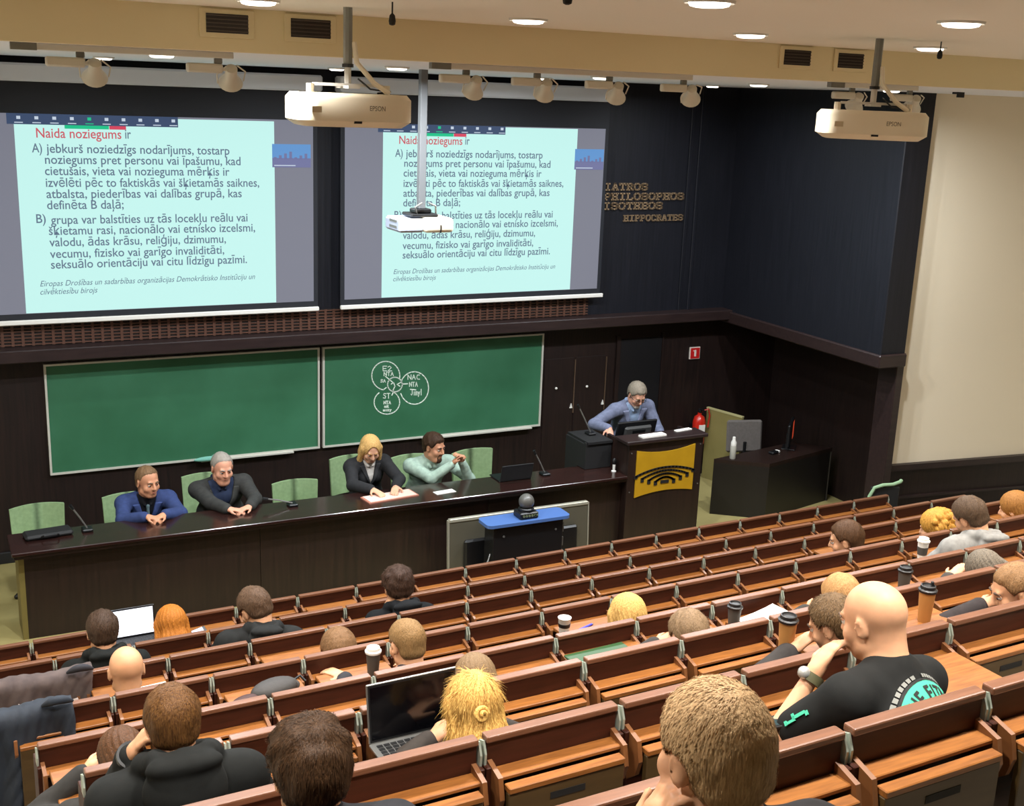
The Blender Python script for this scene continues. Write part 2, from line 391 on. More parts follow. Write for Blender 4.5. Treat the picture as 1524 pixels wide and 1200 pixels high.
LINES = [("Naida noziegums", 1.257, 2.080, 4.608, .137, E_title, 0), ("ir", 2.118, 2.176, 4.612, .137, E_txt, 0), ("A)", 1.208, 1.304, 4.462, .128, E_txt, 0), ("jebkurš noziedzīgs nodarījums, tostarp", 1.344, 3.196, 4.460, .128, E_txt, 0), ("noziegums pret personu vai īpašumu, kad", 1.325, 3.314, 4.350, .128, E_txt, 0), ("cietušais, vieta vai nozieguma mērķis ir", 1.318, 3.191, 4.238, .128, E_txt, 0), ("izvēlēti pēc to faktiskās vai šķietamās saiknes,", 1.320, 3.515, 4.120, .128, E_txt, 0), ("atbalsta, piederības vai dalības grupā, kas", 1.319, 3.320, 4.007, .128, E_txt, 0), ("definēta B daļā;", 1.319, 2.072, 3.895, .128, E_txt, 0), ("B)", 1.208, 1.299, 3.757, .128, E_txt, 0), ("grupa var balstīties uz tās locekļu reālu vai", 1.347, 3.379, 3.744, .128, E_txt, 0), ("šķietamu rasi, nacionālo vai etnisko izcelsmi,", 1.321, 3.461, 3.633, .128, E_txt, 0), ("valodu, ādas krāsu, reliģiju, dzimumu,", 1.320, 3.136, 3.516, .128, E_txt, 0), ("vecumu, fizisko vai garīgo invaliditāti,", 1.319, 3.114, 3.396, .128, E_txt, 0), ("seksuālo orientāciju vai citu līdzīgu pazīmi.", 1.322, 3.364, 3.286, .128, E_txt, 0), ("Eiropas Drošības un sadarbības organizācijas Demokrātisko Institūciju un", 1.206, 3.452, 3.105, .085, E_txt, .3), ("cilvēktiesību birojs", 1.203, 1.769, 3.020, .085, E_txt, .3)]
YS = 13.10
def screen(x0, x1, z0, z1, sx0, sx1, sz0, sz1, label, hx0, hx1, bx0, bx1):
    t = empty('projection_screen', ((x0 + x1) / 2, YS, z0), 0, label, 'projection screen', 'projection screens on the front wall')
    ox, oz = (x0 + x1) / 2, z0
    def sh(o): o.location = (-ox, -YS, -oz); return o
    u = lambda x: sx0 + (x - 1.055) / (3.69 - 1.055) * (sx1 - sx0)
    v = lambda z: sz0 + (z - 2.83) / (4.82 - 2.83) * (sz1 - sz0)
    sh(B().box(hx0, hx1, 13.02, 13.26, 5.16, 5.335, bev=.02).obj('housing', M_housing, t))
    sh(B().box(x0 - .05, x1 + .05, YS + .004, YS + .012, z0 - .06, 5.17).obj('black_border', mat('dark navy border', (15, 19, 28), .7), t))
    sc = sh(B().box(x0, x1, YS, YS + .006, z0, z1).obj('screen_fabric', E_grey, t))
    sh(B().box(bx0, bx1, YS - .02, YS + .02, 2.715, 2.765, bev=.008).obj('bottom_bar', M_white, t))
    sl = sh(B().box(u(1.055), u(3.69), YS - .003, YS + .001, v(2.83), min(v(4.82), z1)).obj('projected_slide', E_slide, t))
    for (s, a, b_, z, size, m, shr) in LINES:
        o = text_mesh('lettering', s, m, sl, u(a), u(b_), v(z), size * (sx1 - sx0) / 2.635, YS - .006, shear=shr, bold=0.0012 if not shr else 0)
    sh(B().box(u(.99), u(2.66), YS - .006, YS - .002, v(4.735), min(v(4.84), z1)).obj('toolbar', E_bar, t))
    for i in range(10):
        a = u(1.10 + i * .168)
        sh(B().box(a - .018, a + .018, YS - .008, YS - .005, v(4.785), v(4.815)).box(a - .04, a + .04, YS - .008, YS - .005, v(4.748), v(4.757)).obj('icon', E_green if i == 4 else E_icon, t))
    sh(B().box(u(1.53), u(1.96), YS - .006, YS - .002, v(4.70), v(4.735)).obj('share_bar', E_green, t))
    sh(B().box(u(1.965), u(2.13), YS - .006, YS - .002, v(4.70), v(4.735)).obj('stop_button', E_red, t))
    a0, a1 = u(3.665), min(u(4.10), x1 - .01)
    th = sh(B().box(a0, a1, YS - .006, YS - .002, v(4.33), v(4.58)).obj('video_thumbnail', E_sky, t))
    b = B().box(a0, a1, YS - .008, YS - .006, v(4.33), v(4.43))
    for i in range(7):
        q = a0 + (a1 - a0) * (i + .3) / 7.5; b.box(q, q + .03, YS - .008, YS - .006, v(4.42), v(4.44 + .06 * ((i * 5) % 4) / 3))
    b.obj('foreground', E_town, th)
    b = B().box(a0 + .02, a0 + .26, YS - .0095, YS - .008, v(4.345), v(4.355)); b.obj('caption', E_icon, th)
    return t
screen(.45, 4.13, 2.83, 4.85, 1.055, 3.69, 2.835, 4.83, 'left projection screen showing a text slide, partly cut by the picture edge', -.2, 4.22, .3, 4.19)
screen(4.50, 7.90, 2.83, 4.835, 4.955, 7.50, 2.835, 4.825, 'right projection screen showing a text slide, behind the hanging projectors', 4.43, 7.90, 4.45, 7.99)

# lettering on the wall, slab-serif capitals made of strokes
STROKES = {'I': [[(.5, 0), (.5, 1)], [(.2, 0), (.8, 0)], [(.2, 1), (.8, 1)]], 'A': [[(.1, 0), (.45, 1), (.55, 1), (.9, 0)], [(.26, .36), (.74, .36)], [(0, 0), (.28, 0)], [(.72, 0), (1, 0)]], 'T': [[(.5, 0), (.5, 1)], [(.05, .8), (.05, 1), (.95, 1), (.95, .8)], [(.28, 0), (.72, 0)]],
 'R': [[(.2, 0), (.2, 1), (.7, 1), (.86, .88), (.86, .64), (.7, .5), (.2, .5)], [(.55, .5), (.86, 0), (1, 0)], [(.03, 0), (.4, 0)], [(.03, 1), (.2, 1)]], 'O': [[(.3, 0), (.7, 0), (.93, .25), (.93, .75), (.7, 1), (.3, 1), (.07, .75), (.07, .25), (.3, 0)]],
 'S': [[(.08, .22), (.08, .06), (.3, 0), (.7, 0), (.92, .14), (.92, .36), (.75, .5), (.25, .52), (.08, .66), (.08, .86), (.3, 1), (.7, 1), (.92, .9), (.92, .78)]], 'P': [[(.2, 0), (.2, 1), (.72, 1), (.9, .86), (.9, .6), (.72, .46), (.2, .46)], [(.03, 0), (.42, 0)], [(.03, 1), (.2, 1)]],
 'H': [[(.18, 0), (.18, 1)], [(.82, 0), (.82, 1)], [(.18, .5), (.82, .5)], [(0, 0), (.36, 0)], [(0, 1), (.36, 1)], [(.64, 0), (1, 0)], [(.64, 1), (1, 1)]], 'L': [[(.2, 1), (.2, 0), (.92, 0), (.92, .25)], [(.03, 1), (.4, 1)], [(.03, 0), (.2, 0)]],
 'E': [[(.9, .78), (.9, 1), (.2, 1), (.2, 0), (.92, 0), (.92, .24)], [(.2, .5), (.7, .5)], [(.03, 0), (.2, 0)], [(.03, 1), (.2, 1)]], 'C': [[(.92, .76), (.88, .92), (.68, 1), (.32, 1), (.07, .78), (.07, .22), (.32, 0), (.7, 0), (.93, .2)]]}
def stroke_box(b, p, q, wd, y0, y1):
    p = Vector((p[0], p[1])); q = Vector((q[0], q[1])); d = q - p; L = d.length
    if L < 1e-6: return
    d /= L; n = Vector((-d.y, d.x)); e = wd * .5
    c = [p - d * e * .8 + n * e, p - d * e * .8 - n * e, q + d * e * .8 - n * e, q + d * e * .8 + n * e]
    b.prism([(v.x, y0, v.y) for v in c], (0, y1 - y0, 0))
M_letter = mat('brass letters', (150, 126, 98), .45, .3)
wl = empty('wall_lettering', (8.04, 13.28, 3.66), 0, 'raised brass letters IATROS PHILOSOPHOS ISOTHEOS HIPPOCRATES on the dark wall', 'lettering')
for s, x0, x1, z, h, wd in [('IATROS', 8.02, 8.69, 4.07, .078, .017), ('PHILOSOPHOS', 8.02, 9.27, 3.945, .078, .017), ('ISOTHEOS', 8.02, 8.94, 3.825, .078, .017), ('HIPPOCRATES', 8.34, 9.275, 3.67, .07, .013)]:
    n = len(s); cw = (x1 - x0) / n
    for i, ch in enumerate(s):
        b = B(); a = x0 + i * cw + cw * .08
        for st in STROKES[ch]:
            for p, q in zip(st, st[1:]):
                stroke_box(b, (a + p[0] * cw * .84 - 8.04, z + p[1] * h - 3.66), (a + q[0] * cw * .84 - 8.04, z + q[1] * h - 3.66), wd, -.025, -.002)
        b.obj('letter', M_letter, wl)

# ------------------------------------------------------------------ chalkboards
def board(x0, x1, label):
    t = empty('chalkboard', ((x0 + x1) / 2, 13.4, .97), 0, label, 'chalkboard', 'green chalkboards on the front wall')
    ox = (x0 + x1) / 2; a, c = x0 - ox, x1 - ox; f = .022
    B().box(a + f, c - f, -.012, .02, f, 1.25 - f).obj('writing_surface', M_board, t)
    b = B(); b.box(a, c, -.03, .02, 0, f).box(a, c, -.03, .02, 1.25 - f, 1.25).box(a, a + f, -.03, .02, f, 1.25 - f).box(c - f, c, -.03, .02, f, 1.25 - f)
    b.obj('frame', M_alu, t)
    return t
bl = board(1.215, 4.285, 'left green chalkboard, empty, behind the seated men')
br_ = board(4.325, 7.31, 'right green chalkboard with a chalk circle diagram')
B().box(.1, 1.2, -.07, -.03, -.012, .004).obj('chalk_tray', M_alu, bl)
B().box(-.2, 1.35, -.07, -.03, -.012, .004).obj('chalk_tray', M_alu, br_)
ck = B()
def cp(X, Y):   # diagram sheet coordinates -> board
    u, v = X / 1418.0, Y / 1200.0
    x = 4.74 + u * 1.15 + v * (.01 + u * .02); z = 2.17 - u * .07 - v * (.93 + u * .03)
    return (x - 5.8175, z - .97)
def cl(pts, wd=.011):
    q = [cp(*p) for p in pts]
    for p, r_ in zip(q, q[1:]): stroke_box(ck, p, r_, wd, -.016, -.0125)
def arc(cx, cy, rx, ry_, a0, a1, n=22): return [(cx + rx * math.cos(math.radians(a0 + (a1 - a0) * i / n)), cy + ry_ * math.sin(math.radians(a0 + (a1 - a0) * i / n))) for i in range(n + 1)]
cl(arc(475, 430, 225, 232, 8, -260), .012); cl(arc(935, 630, 235, 265, 200, 520), .012); cl(arc(490, 860, 205, 195, -60, 232), .012); cl([(430, 660), (480, 620)]); cl(arc(620, 572, 118, 118, 0, 360), .014)
GL = {'N': [[(0, 1), (0, 0), (1, 1), (1, 0)]], 'T': [[(0, 0), (1, 0)], [(.5, 0), (.5, 1)]], 'A': [[(0, 1), (.5, 0), (1, 1)], [(.2, .6), (.8, .6)]], 'C': [[(1, .05), (.3, .05), (.1, .5), (.3, .95), (1, .95)]], 'E': [[(1, 0), (0, 0), (0, 1), (1, 1)], [(0, .5), (.8, .5)]], '2': [[(0, .2), (.4, 0), (.9, .3), (0, 1), (1, 1)]], 'S': [[(1, .1), (.3, 0), (.1, .3), (.9, .6), (.7, 1), (0, .9)]], 'Z': [[(0, 0), (1, 0), (0, 1), (1, 1)]], 'J': [[(.7, 0), (.7, .8), (.3, 1), (0, .8)]], 'n': [[(0, 1), (0, .3), (.7, .3), (.8, 1)]], 'i': [[(.5, .3), (.5, 1)]], 'y': [[(0, .3), (.5, .8)], [(1, .3), (.2, 1.3)]], 'l': [[(.5, -.2), (.5, 1)]], 'k': [[(.1, 0), (.1, 1)], [(.8, .3), (.1, .6), (.8, 1)]], 'm': [[(0, 1), (0, .4), (.5, .4), (.5, 1)], [(.5, .4), (1, .4), (1, 1)]]}
def word(s, x, y, h, cw):
    for ch in s:
        for st in GL.get(ch, []): cl([(x + p[0] * cw * .75, y + p[1] * h) for p in st], .008)
        x += cw
word('E2', 430, 275, 75, 80); word('NTA', 445, 370, 60, 55); word('SA', 390, 490, 45, 45); word('NAC', 830, 415, 75, 70); word('NTA', 855, 535, 70, 48); word('Jinyl', 880, 665, 80, 38); word('ST', 430, 715, 80, 62); word('NTA', 440, 840, 50, 40); word('mk', 450, 905, 40, 40); word('miny', 430, 965, 40, 34)
cl([(735, 565), (825, 560)], .012); cl([(655, 570), (700, 545)]); cl([(655, 570), (700, 600)]); cl([(570, 745), (600, 680)], .012); cl([(470, 440), (590, 540), (560, 565)]); cl([(600, 545), (620, 600), (590, 660)]); cl([(870, 650), (960, 660)])
ck.obj('chalk_drawing', M_chalk, br_)
t = empty('chalk_cloth', (2.93, 13.325, .975), .05, 'crumpled pale turquoise cloth on the tray of the left chalkboard', 'cloth')
b = B().sphere((0, 0, .02), (.17, .03, .03)).sphere((.10, 0, .035), (.07, .03, .035)); b.obj('cloth', mat('turquoise cloth', (110, 170, 156), .9, bump=.6, nscale=14), t, True)

# fire sign and extinguisher
t = empty('fire_sign', (9.73, 13.4, 1.80), 0, 'small red square sign with a white extinguisher symbol on the dark wall', 'sign')
B().box(-.085, .085, -.012, .015, -.085, .085, bev=.003).obj('sign_border', mat('sign white', (226, 214, 206), .5), t)
B().box(-.075, .075, -.016, -.008, -.075, .075).obj('red_panel', mat('sign red', (196, 28, 30), .45), t)
B().box(-.016, .016, -.02, -.014, -.045, .03).box(-.012, .012, -.02, -.014, .03, .048).box(-.035, -.008, -.02, -.014, .03, .042).obj('symbol', mat('sign white', (226, 214, 206), .5), t)
t = empty('fire_extinguisher', (9.77, 13.22, .52), 0, 'red fire extinguisher with pale label beside the olive partition', 'fire extinguisher')
B().lathe([(.02, 0), (.085, .01), (.09, .05), (.09, .33), (.07, .40), (.03, .43), (.028, .46)], seg=20).obj('cylinder', mat('extinguisher red', (190, 34, 20), .3, coat=.5), t, True)
B().box(-.02, .02, -.03, .03, .455, .50, bev=.006).box(-.015, .015, -.10, .02, .50, .515).obj('valve', M_black, t)
B().tube([(0.02, -.02, .48), (.10, -.06, .52), (.13, -.06, .42), (.11, -.06, .25)], .012).obj('hose', mat('extinguisher hose red', (176, 40, 26), .4), t, True)
B().box(-.05, .04, -.096, -.06, .16, .30).obj('paper_label', M_paper, t)
B().box(-.03, .03, .06, .19, .2, .26).obj('wall_bracket', M_black, t)

# ------------------------------------------------------------------ long desk
t = empty('panel_desk', (4.05, 11.5, 0), 0, 'long dark wooden panel desk in front of the chalkboards', 'desk')
sh = lambda o, r: setattr(o, 'location', (-r.location.x, -r.location.y, -r.location.z)) or o
sh(B().box(.64, 7.34, 11.23, 11.78, .895, .93, bev=.006).obj('desk_top', M_desktop, t), t)
for (a, c) in [(.75, 3.0), (3.005, 5.6), (5.605, 7.34)]:
    sh(B().box(a, c, 11.36, 11.39, 0, .895, bev=.002).obj('front_panel', M_desk, t), t)
sh(B().box(.66, 7.34, 11.25, 11.36, .86, .895).obj('fascia', M_desk, t), t)
sh(B().box(.70, .75, 11.36, 11.76, 0, .895).obj('end_panel', mat('olive end panel', (108, 96, 50), .5), t), t)
sh(B().box(7.28, 7.34, 11.38, 11.76, 0, .895).obj('end_panel', M_desk, t), t)

# desk chairs
def desk_chair(x, y, zb, rz, label, wd=.54, hgt=.44):
    t = empty('desk_chair', (x, y, 0), rz, label, 'chair', 'pale green chairs behind the panel desk')
    B().box(-.25, .25, -.05, .42, .47, .53, bev=.02).obj('seat', M_chair, t)
    b = B(); n = 8; g = bmesh.new()
    prof = []
    for i in range(n + 1):
        u = -1 + 2 * i / n; prof.append((u * wd / 2, -.06 + .06 * u * u))
    P = []
    for j, zz in enumerate((zb - hgt, zb)):
        sc_ = .94 if j == 0 else 1.0
        P.append([(p[0] * sc_, p[1] - .02 * j, zz + (.012 * (1 - (p[0] / wd * 2) ** 2) if j else 0)) for p in prof])
    th = .035
    for i in range(n):
        b.prism([P[0][i], P[0][i + 1], P[1][i + 1], P[1][i]], (0, -th, 0))
    bmesh.ops.remove_doubles(b.bm, verts=b.bm.verts[:], dist=1e-5)
    b.obj('backrest', M_chair, t, True)
    B().tube([(0, -.06, zb - hgt + .1), (0, -.10, .50), (0, 0, .46)], .02).obj('back_support', M_black, t, True)
    B().tube([(0, .15, .47), (0, .15, .1)], .03).obj('stem', M_metal, t)
    for i in range(5):
        a = i * 2 * PI / 5 + .3
        B().tube([(0, .15, .1), (.3 * math.cos(a), .15 + .3 * math.sin(a), .05)], [.024, .014]).sphere((.3 * math.cos(a), .15 + .3 * math.sin(a), .028), .028, u=8, v=6).obj('leg', M_black, t, True)
    return t
desk_chair(1.00, 12.62, .88, PI + .06, 'empty pale green chair nearest the left end of the desk')
desk_chair(1.93, 12.72, .86, PI + .03, 'pale green chair behind the man in the blue suit')
desk_chair(2.78, 12.75, .98, PI - .05, 'pale green chair behind the man in the dark grey jacket')
desk_chair(3.78, 12.70, .80, PI, 'empty low pale green chair between the grey jacket man and the woman')
desk_chair(4.48, 12.75, 1.01, PI + .05, 'pale green chair behind the blonde woman')
desk_chair(5.24, 12.75, .94, PI, 'pale green chair behind the bearded man in the pale shirt')
desk_chair(6.03, 12.70, .94, PI + .12, 'empty pale green chair right of the bearded man', wd=.58)

# gooseneck microphones on the desk
def goose(x, y, z, tip, label, rad=.008):
    t = empty('gooseneck_microphone', (x, y, z), 0, label, 'microphone', 'gooseneck microphones')
    tp = Vector(tip)
    B().box(-.05, .05, -.06, .06, 0, .03, bev=.008).obj('base', M_black, t)
    mid = tp * .55 + Vector((0, 0, .06 if abs(tp.x) + abs(tp.y) > .3 else .02))
    B().tube([(0, 0, .03), tuple(mid), tuple(tp)], rad).obj('neck', M_metal, t, True)
    d = (tp - mid).normalized()
    B().tube([tuple(tp - d * .005), tuple(tp + d * .05)], [.014, .016]).obj('capsule', M_black, t, True)
goose(1.36, 11.62, .93, (-.12, 0, .24), 'gooseneck microphone left of the man in the blue suit')
goose(3.42, 11.62, .93, (-.26, .02, .10), 'gooseneck microphone bent low before the empty middle chair')
goose(6.44, 11.62, .93, (-.13, 0, .27), 'gooseneck microphone near the right end of the desk')
# papers, bag, laptop on the desk
t = empty('document', (4.48, 11.50, .93), .12, 'open pinkish paper folder before the blonde woman', 'document')
B().box(-.30, .30, -.09, .13, 0, .012).obj('cover', mat('folder', (176, 116, 96), .7), t); B().box(-.28, .28, -.08, .12, .012, .018).obj('sheet', mat('pale pink paper', (226, 190, 176), .8), t)
t = empty('paper_sheet', (5.10, 11.46, .93), .1, 'small white paper before the bearded man', 'paper'); B().box(-.12, .12, -.05, .05, 0, .006).obj('sheet', M_paper, t)
t = empty('briefcase', (1.0, 11.62, .93), .1, 'flat black bag lying on the left end of the desk', 'bag')
B().box(-.22, .22, -.1, .1, 0, .05, bev=.02).obj('bag_body', M_blackmat, t); B().tube([(-.08, -.1, .03), (-.06, -.13, .05), (.06, -.13, .05), (.08, -.1, .03)], .008).obj('handle', M_black, t)
t = empty('open_laptop', (6.02, 11.68, .93), PI, 'small black laptop open before the empty right chair', 'laptop')
B().box(-.20, .20, -.14, .14, 0, .015, bev=.004).obj('keyboard_base', M_black, t)
B().box(-.20, .20, -.006, .006, 0, .2, bev=.003, M=Matrix.Translation((0, .14, .015)) @ Matrix.Rotation(-.25, 4, 'X')).obj('lid', M_black, t)

# ------------------------------------------------------------------ lectern with its side desk
t = empty('lectern', (7.88, 11.5, 0), 0, 'tall dark lectern with a gold emblem plate on its front', 'lectern')
sh(B().box(7.345, 8.40, 11.25, 11.29, 0, 1.31, bev=.004).obj('front_panel', M_desk, t), t)
sh(B().box(7.345, 7.385, 11.29, 11.75, 0, 1.31).obj('side_panel', M_desk, t), t)
sh(B().box(8.36, 8.40, 11.29, 11.75, 0, 1.31).obj('side_panel', M_desk, t), t)
sh(B().box(7.30, 8.44, 11.21, 11.50, 1.31, 1.355, bev=.008).obj('top', M_ledge, t), t)
sh(B().box(7.385, 8.36, 11.45, 11.78, 1.12, 1.15).obj('inner_shelf', M_ledge, t), t)
for (x, z) in [(7.385, 1.2), (8.36, 1.22), (7.385, .72), (8.36, .72)]:
    sh(B().lathe([(.008, 0), (.008, .008)], c=(x, 11.25, z), M=Matrix.Rotation(PI / 2, 3, 'X'), seg=8).obj('screw', M_metal, t), t)
# emblem plate: concave top and bottom
def pl(u, v):
    x = 7.455 + u * .825
    zt = 1.235 - .045 * (1 - (2 * u - 1) ** 2) - .0 * u; zb_ = .655 + .05 * (1 - (2 * u - 1) ** 2)
    zt = 1.225 + .012 * u - .05 * (1 - (2 * u - 1) ** 2); zb_ = .645 + .012 * u + .045 * (1 - (2 * u - 1) ** 2)
    return x, zb_ + v * (zt - zb_)
pb = B(); n = 20
poly = [pl(i / n, 1) for i in range(n + 1)] + [pl(1 - i / n, 0) for i in range(n + 1)]
for i in range(n):
    q = [pl(i / n, 0), pl((i + 1) / n, 0), pl((i + 1) / n, 1), pl(i / n, 1)]
    pb.prism([(x, 11.238, z) for x, z in q], (0, .014, 0))
plate = sh(pb.obj('emblem_plate', M_gold, t), t)
eb = B()
def band(cx, cz, rx, rz, a0, a1, wd, n=20):
    pts = []
    for i in range(n + 1):
        a = math.radians(a0 + (a1 - a0) * i / n); pts.append((cx + rx * math.sin(a), cz + rz * math.cos(a)))
    for p, q in zip(pts, pts[1:]): stroke_box(eb, p, q, wd, 11.231, 11.238)
    return pts
for (hw, zc, sag, wd) in [(.41, .985, .075, .026), (.32, .945, .07, .024), (.225, .905, .06, .024), (.13, .862, .045, .024)]:
    pts = []
    for i in range(17):
        u = -1 + 2 * i / 16; pts.append((7.868 + u * hw, zc - sag * u * u))
    for p, q in zip(pts, pts[1:]): stroke_box(eb, p, q, wd, 11.231, 11.238)
    if hw < .4:
        for s_ in (-1, 1): eb.box(7.868 + s_ * hw - .022, 7.868 + s_ * hw + .022, 11.231, 11.238, zc - sag - .045, zc - sag + .01)
    else:
        for s_ in (-1, 1): eb.box(7.868 + s_ * hw - .03, 7.868 + s_ * hw + .02, 11.231, 11.238, zc - sag - .03, zc - sag + .01)
eb.box(7.81, 7.926, 11.231, 11.238, .785, .825)
e = eb.obj('emblem', M_slot, plate)
t = empty('side_desk', (7.1, 11.8, .93), 0, 'black raised desk shelf joined to the lectern, holding a microphone', 'desk')
sh(B().box(6.98, 7.335, 11.62, 11.66, .935, 1.26).obj('front_panel', M_blackmat, t), t)
sh(B().box(6.98, 7.02, 11.66, 12.1, .935, 1.24).obj('side_panel', M_blackmat, t), t)
sh(B().box(7.0, 7.335, 11.60, 12.1, 1.24, 1.27).obj('shelf', M_blackmat, t), t)
sh(B().box(6.98, 7.02, 11.80, 12.1, 0, .935).obj('leg', M_blackmat, t), t)
goose(7.2, 11.9, 1.27, (-.16, .02, .34), 'gooseneck microphone left of the standing lecturer')
t = empty('handheld_microphone', (7.28, 11.45, .93), 0, 'short microphone standing upright on the desk beside the lectern', 'microphone')
B().lathe([(.03, 0), (.03, .01), (.016, .015), (.018, .09)], seg=12).obj('handle', M_white, t, True); B().lathe([(.018, .09), (.028, .11), (.028, .14), (.012, .165)], seg=12).obj('grille', M_black, t, True)
# monitor on the lectern, seen from behind
t = empty('lectern_monitor', (7.72, 11.67, 1.15), 0, 'dark monitor on the lectern seen from behind', 'monitor')
R_ = Matrix.Translation((0, .06, .02)) @ Matrix.Rotation(.25, 4, 'X')
B().box(-.28, .28, 0, .03, 0, .29, bev=.008, M=R_).obj('screen_shell', M_black, t)
B().box(-.19, .19, -.05, 0, .03, .24, bev=.02, M=R_).obj('rear_cover', mat('monitor grey', (58, 58, 58), .45), t)
B().box(-.09, .09, -.056, -.045, .17, .20, M=R_).obj('port_panel', M_black, t)
B().box(-.07, .07, -.09, .02, .0, .06, bev=.01).obj('stand', mat('monitor grey', (58, 58, 58), .45), t)
t = empty('paper_stack', (7.72, 11.34, 1.355), .05, 'white papers in front of the lectern monitor', 'paper'); B().box(-.17, .17, -.05, .05, 0, .02).obj('sheet', M_paper, t)
t = empty('paper_slip', (8.22, 11.42, 1.355), .15, 'white paper slip at the right end of the lectern top', 'paper'); B().box(-.12, .12, -.02, .04, 0, .012).obj('sheet', M_paper, t)

# ------------------------------------------------------------------ right of the lectern
t = empty('partition_panel', (9.99, 12.95, 0), 0, 'olive matt partition panel behind the small side desk', 'partition')
M_part = mat('olive matt panel', (132, 122, 74), .55, col2=(124, 114, 66), nscale=2)
B().prism([(-.08, .30, 0), (.08, -.30, 0), (.08, -.30, 1.02), (-.08, .30, 1.02)], (.035, .01, 0)).obj('panel', M_part, t)
B().prism([(-.085, .305, 1.02), (.075, -.305, 1.02), (.12, -.29, 1.02), (-.04, .315, 1.02)], (0, 0, .02)).obj('top_edge', mat('pale edge', (176, 168, 120), .5), t)
t = empty('operator_desk', (10.0, 11.75, 0), 0, 'plain black wooden side desk right of the lectern', 'desk')
dd = [(9.10, 11.93), (9.66, 11.50), (10.96, 11.80), (10.60, 12.20)]
def poly_box(pts, z0, z1): return B().prism([(x, y, z0) for x, y in pts], (0, 0, z1 - z0))
sh(poly_box(dd, .70, .75).obj('desk_top', M_desk, t), t)
M_dk = mat('black desk panel', (20, 16, 15), .45)
def wallp(p, q, z0, z1, th=.03):
    p = Vector(p); q = Vector(q); d = (q - p).normalized(); n = Vector((-d.y, d.x)) * th
    return B().prism([(p.x, p.y, z0), (q.x, q.y, z0), (q.x + n.x, q.y + n.y, z0), (p.x + n.x, p.y + n.y, z0)], (0, 0, z1 - z0))
sh(wallp(dd[0], dd[1], 0, .70).obj('side_panel', M_dk, t), t); sh(wallp(dd[1], dd[2], 0, .70).obj('front_panel', M_dk, t), t); sh(wallp(dd[2], dd[3], 0, .70).obj('side_panel', M_dk, t), t)
t = empty('water_bottle', (9.34, 11.86, .75), 0, 'white topped clear bottle on the black side desk', 'bottle')
B().lathe([(.036, 0), (.04, .01), (.04, .17), (.036, .18)], seg=16).obj('body', mat('cloudy plastic', (170, 168, 158), .3), t, True)
B().lathe([(.038, .178), (.038, .22), (.022, .25), (.02, .29), (.012, .295)], seg=16).obj('cap', M_white, t, True)
t = empty('office_chair', (9.84, 12.2, 0), 2.85, 'grey office chair behind the black side desk', 'chair')
M_gf = mat('grey fabric', (84, 78, 74), .85, col2=(94, 88, 84), nscale=30)
B().box(-.25, .25, -.02, .44, .44, .51, bev=.03).obj('seat', M_gf, t); B().box(-.25, .25, -.07, -.02, .66, 1.10, bev=.025, M=Matrix.Rotation(.12, 4, 'X')).obj('backrest', M_gf, t)
B().tube([(0, -.1, .8), (0, -.1, .5), (0, .1, .44)], .022).obj('back_support', M_black, t, True); B().tube([(0, .2, .44), (0, .2, .08)], .028).obj('stem', M_black, t)
for i in range(5):
    a = i * 2 * PI / 5
    B().tube([(0, .2, .09), (.28 * math.cos(a), .2 + .28 * math.sin(a), .04)], [.022, .014]).obj('leg', M_black, t)
t = empty('computer_monitor', (10.38, 12.0, .75), -2.36, 'black monitor with a red glow on the black side desk', 'monitor')
B().box(-.26, .26, -.02, .02, .07, .37, bev=.01).obj('screen_shell', M_black, t); B().box(-.12, .12, -.09, .09, 0, .012, bev=.004).obj('foot', M_black, t); B().box(-.03, .03, -.045, -.015, .01, .2).obj('stand', M_black, t)
B().box(-.24, -.10, .019, .023, .10, .33).obj('display', mat('display red', (30, 6, 4), .3, emit=(226, 80, 50), estr=.5), t)
B().box(.18, .24, -.0215, -.019, .09, .11).obj('logo', M_metal, t)
t = empty('desk_phone', (10.02, 11.86, .75), .3, 'small dark device with a white end on the black side desk', 'device')
B().box(-.09, .05, -.04, .04, 0, .035, bev=.01).obj('body', M_black, t); B().box(.05, .09, -.03, .03, .005, .03).obj('end_piece', M_paper, t)
# green edged chair beyond the first row
t = empty('stacking_chair', (10.22, 9.99, -.2), -.35, 'chair with pale green rim by the wall beyond the front row', 'chair')
M_rim = mat('pale green plastic', (142, 172, 136), .45)
B().tube([(-.22, .06, .66), (-.20, .05, .92), (-.15, .045, 1.03), (-.05, .04, 1.065), (.08, .05, 1.07), (.17, .06, 1.10), (.19, .08, 1.11)], .022).obj('rim', M_rim, t, True)
B().box(-.19, .17, .045, .075, .66, 1.04, bev=.012).obj('backrest', M_blackmat, t); B().box(-.20, .20, -.36, .04, .60, .65, bev=.02).obj('seat', M_blackmat, t)
for (x, y) in [(-.18, .04), (.18, .04), (-.18, -.34), (.18, -.34)]: B().tube([(x, y, .62), (x * 1.1, y * 1.1, 0)], .012).obj('leg', M_metal, t)

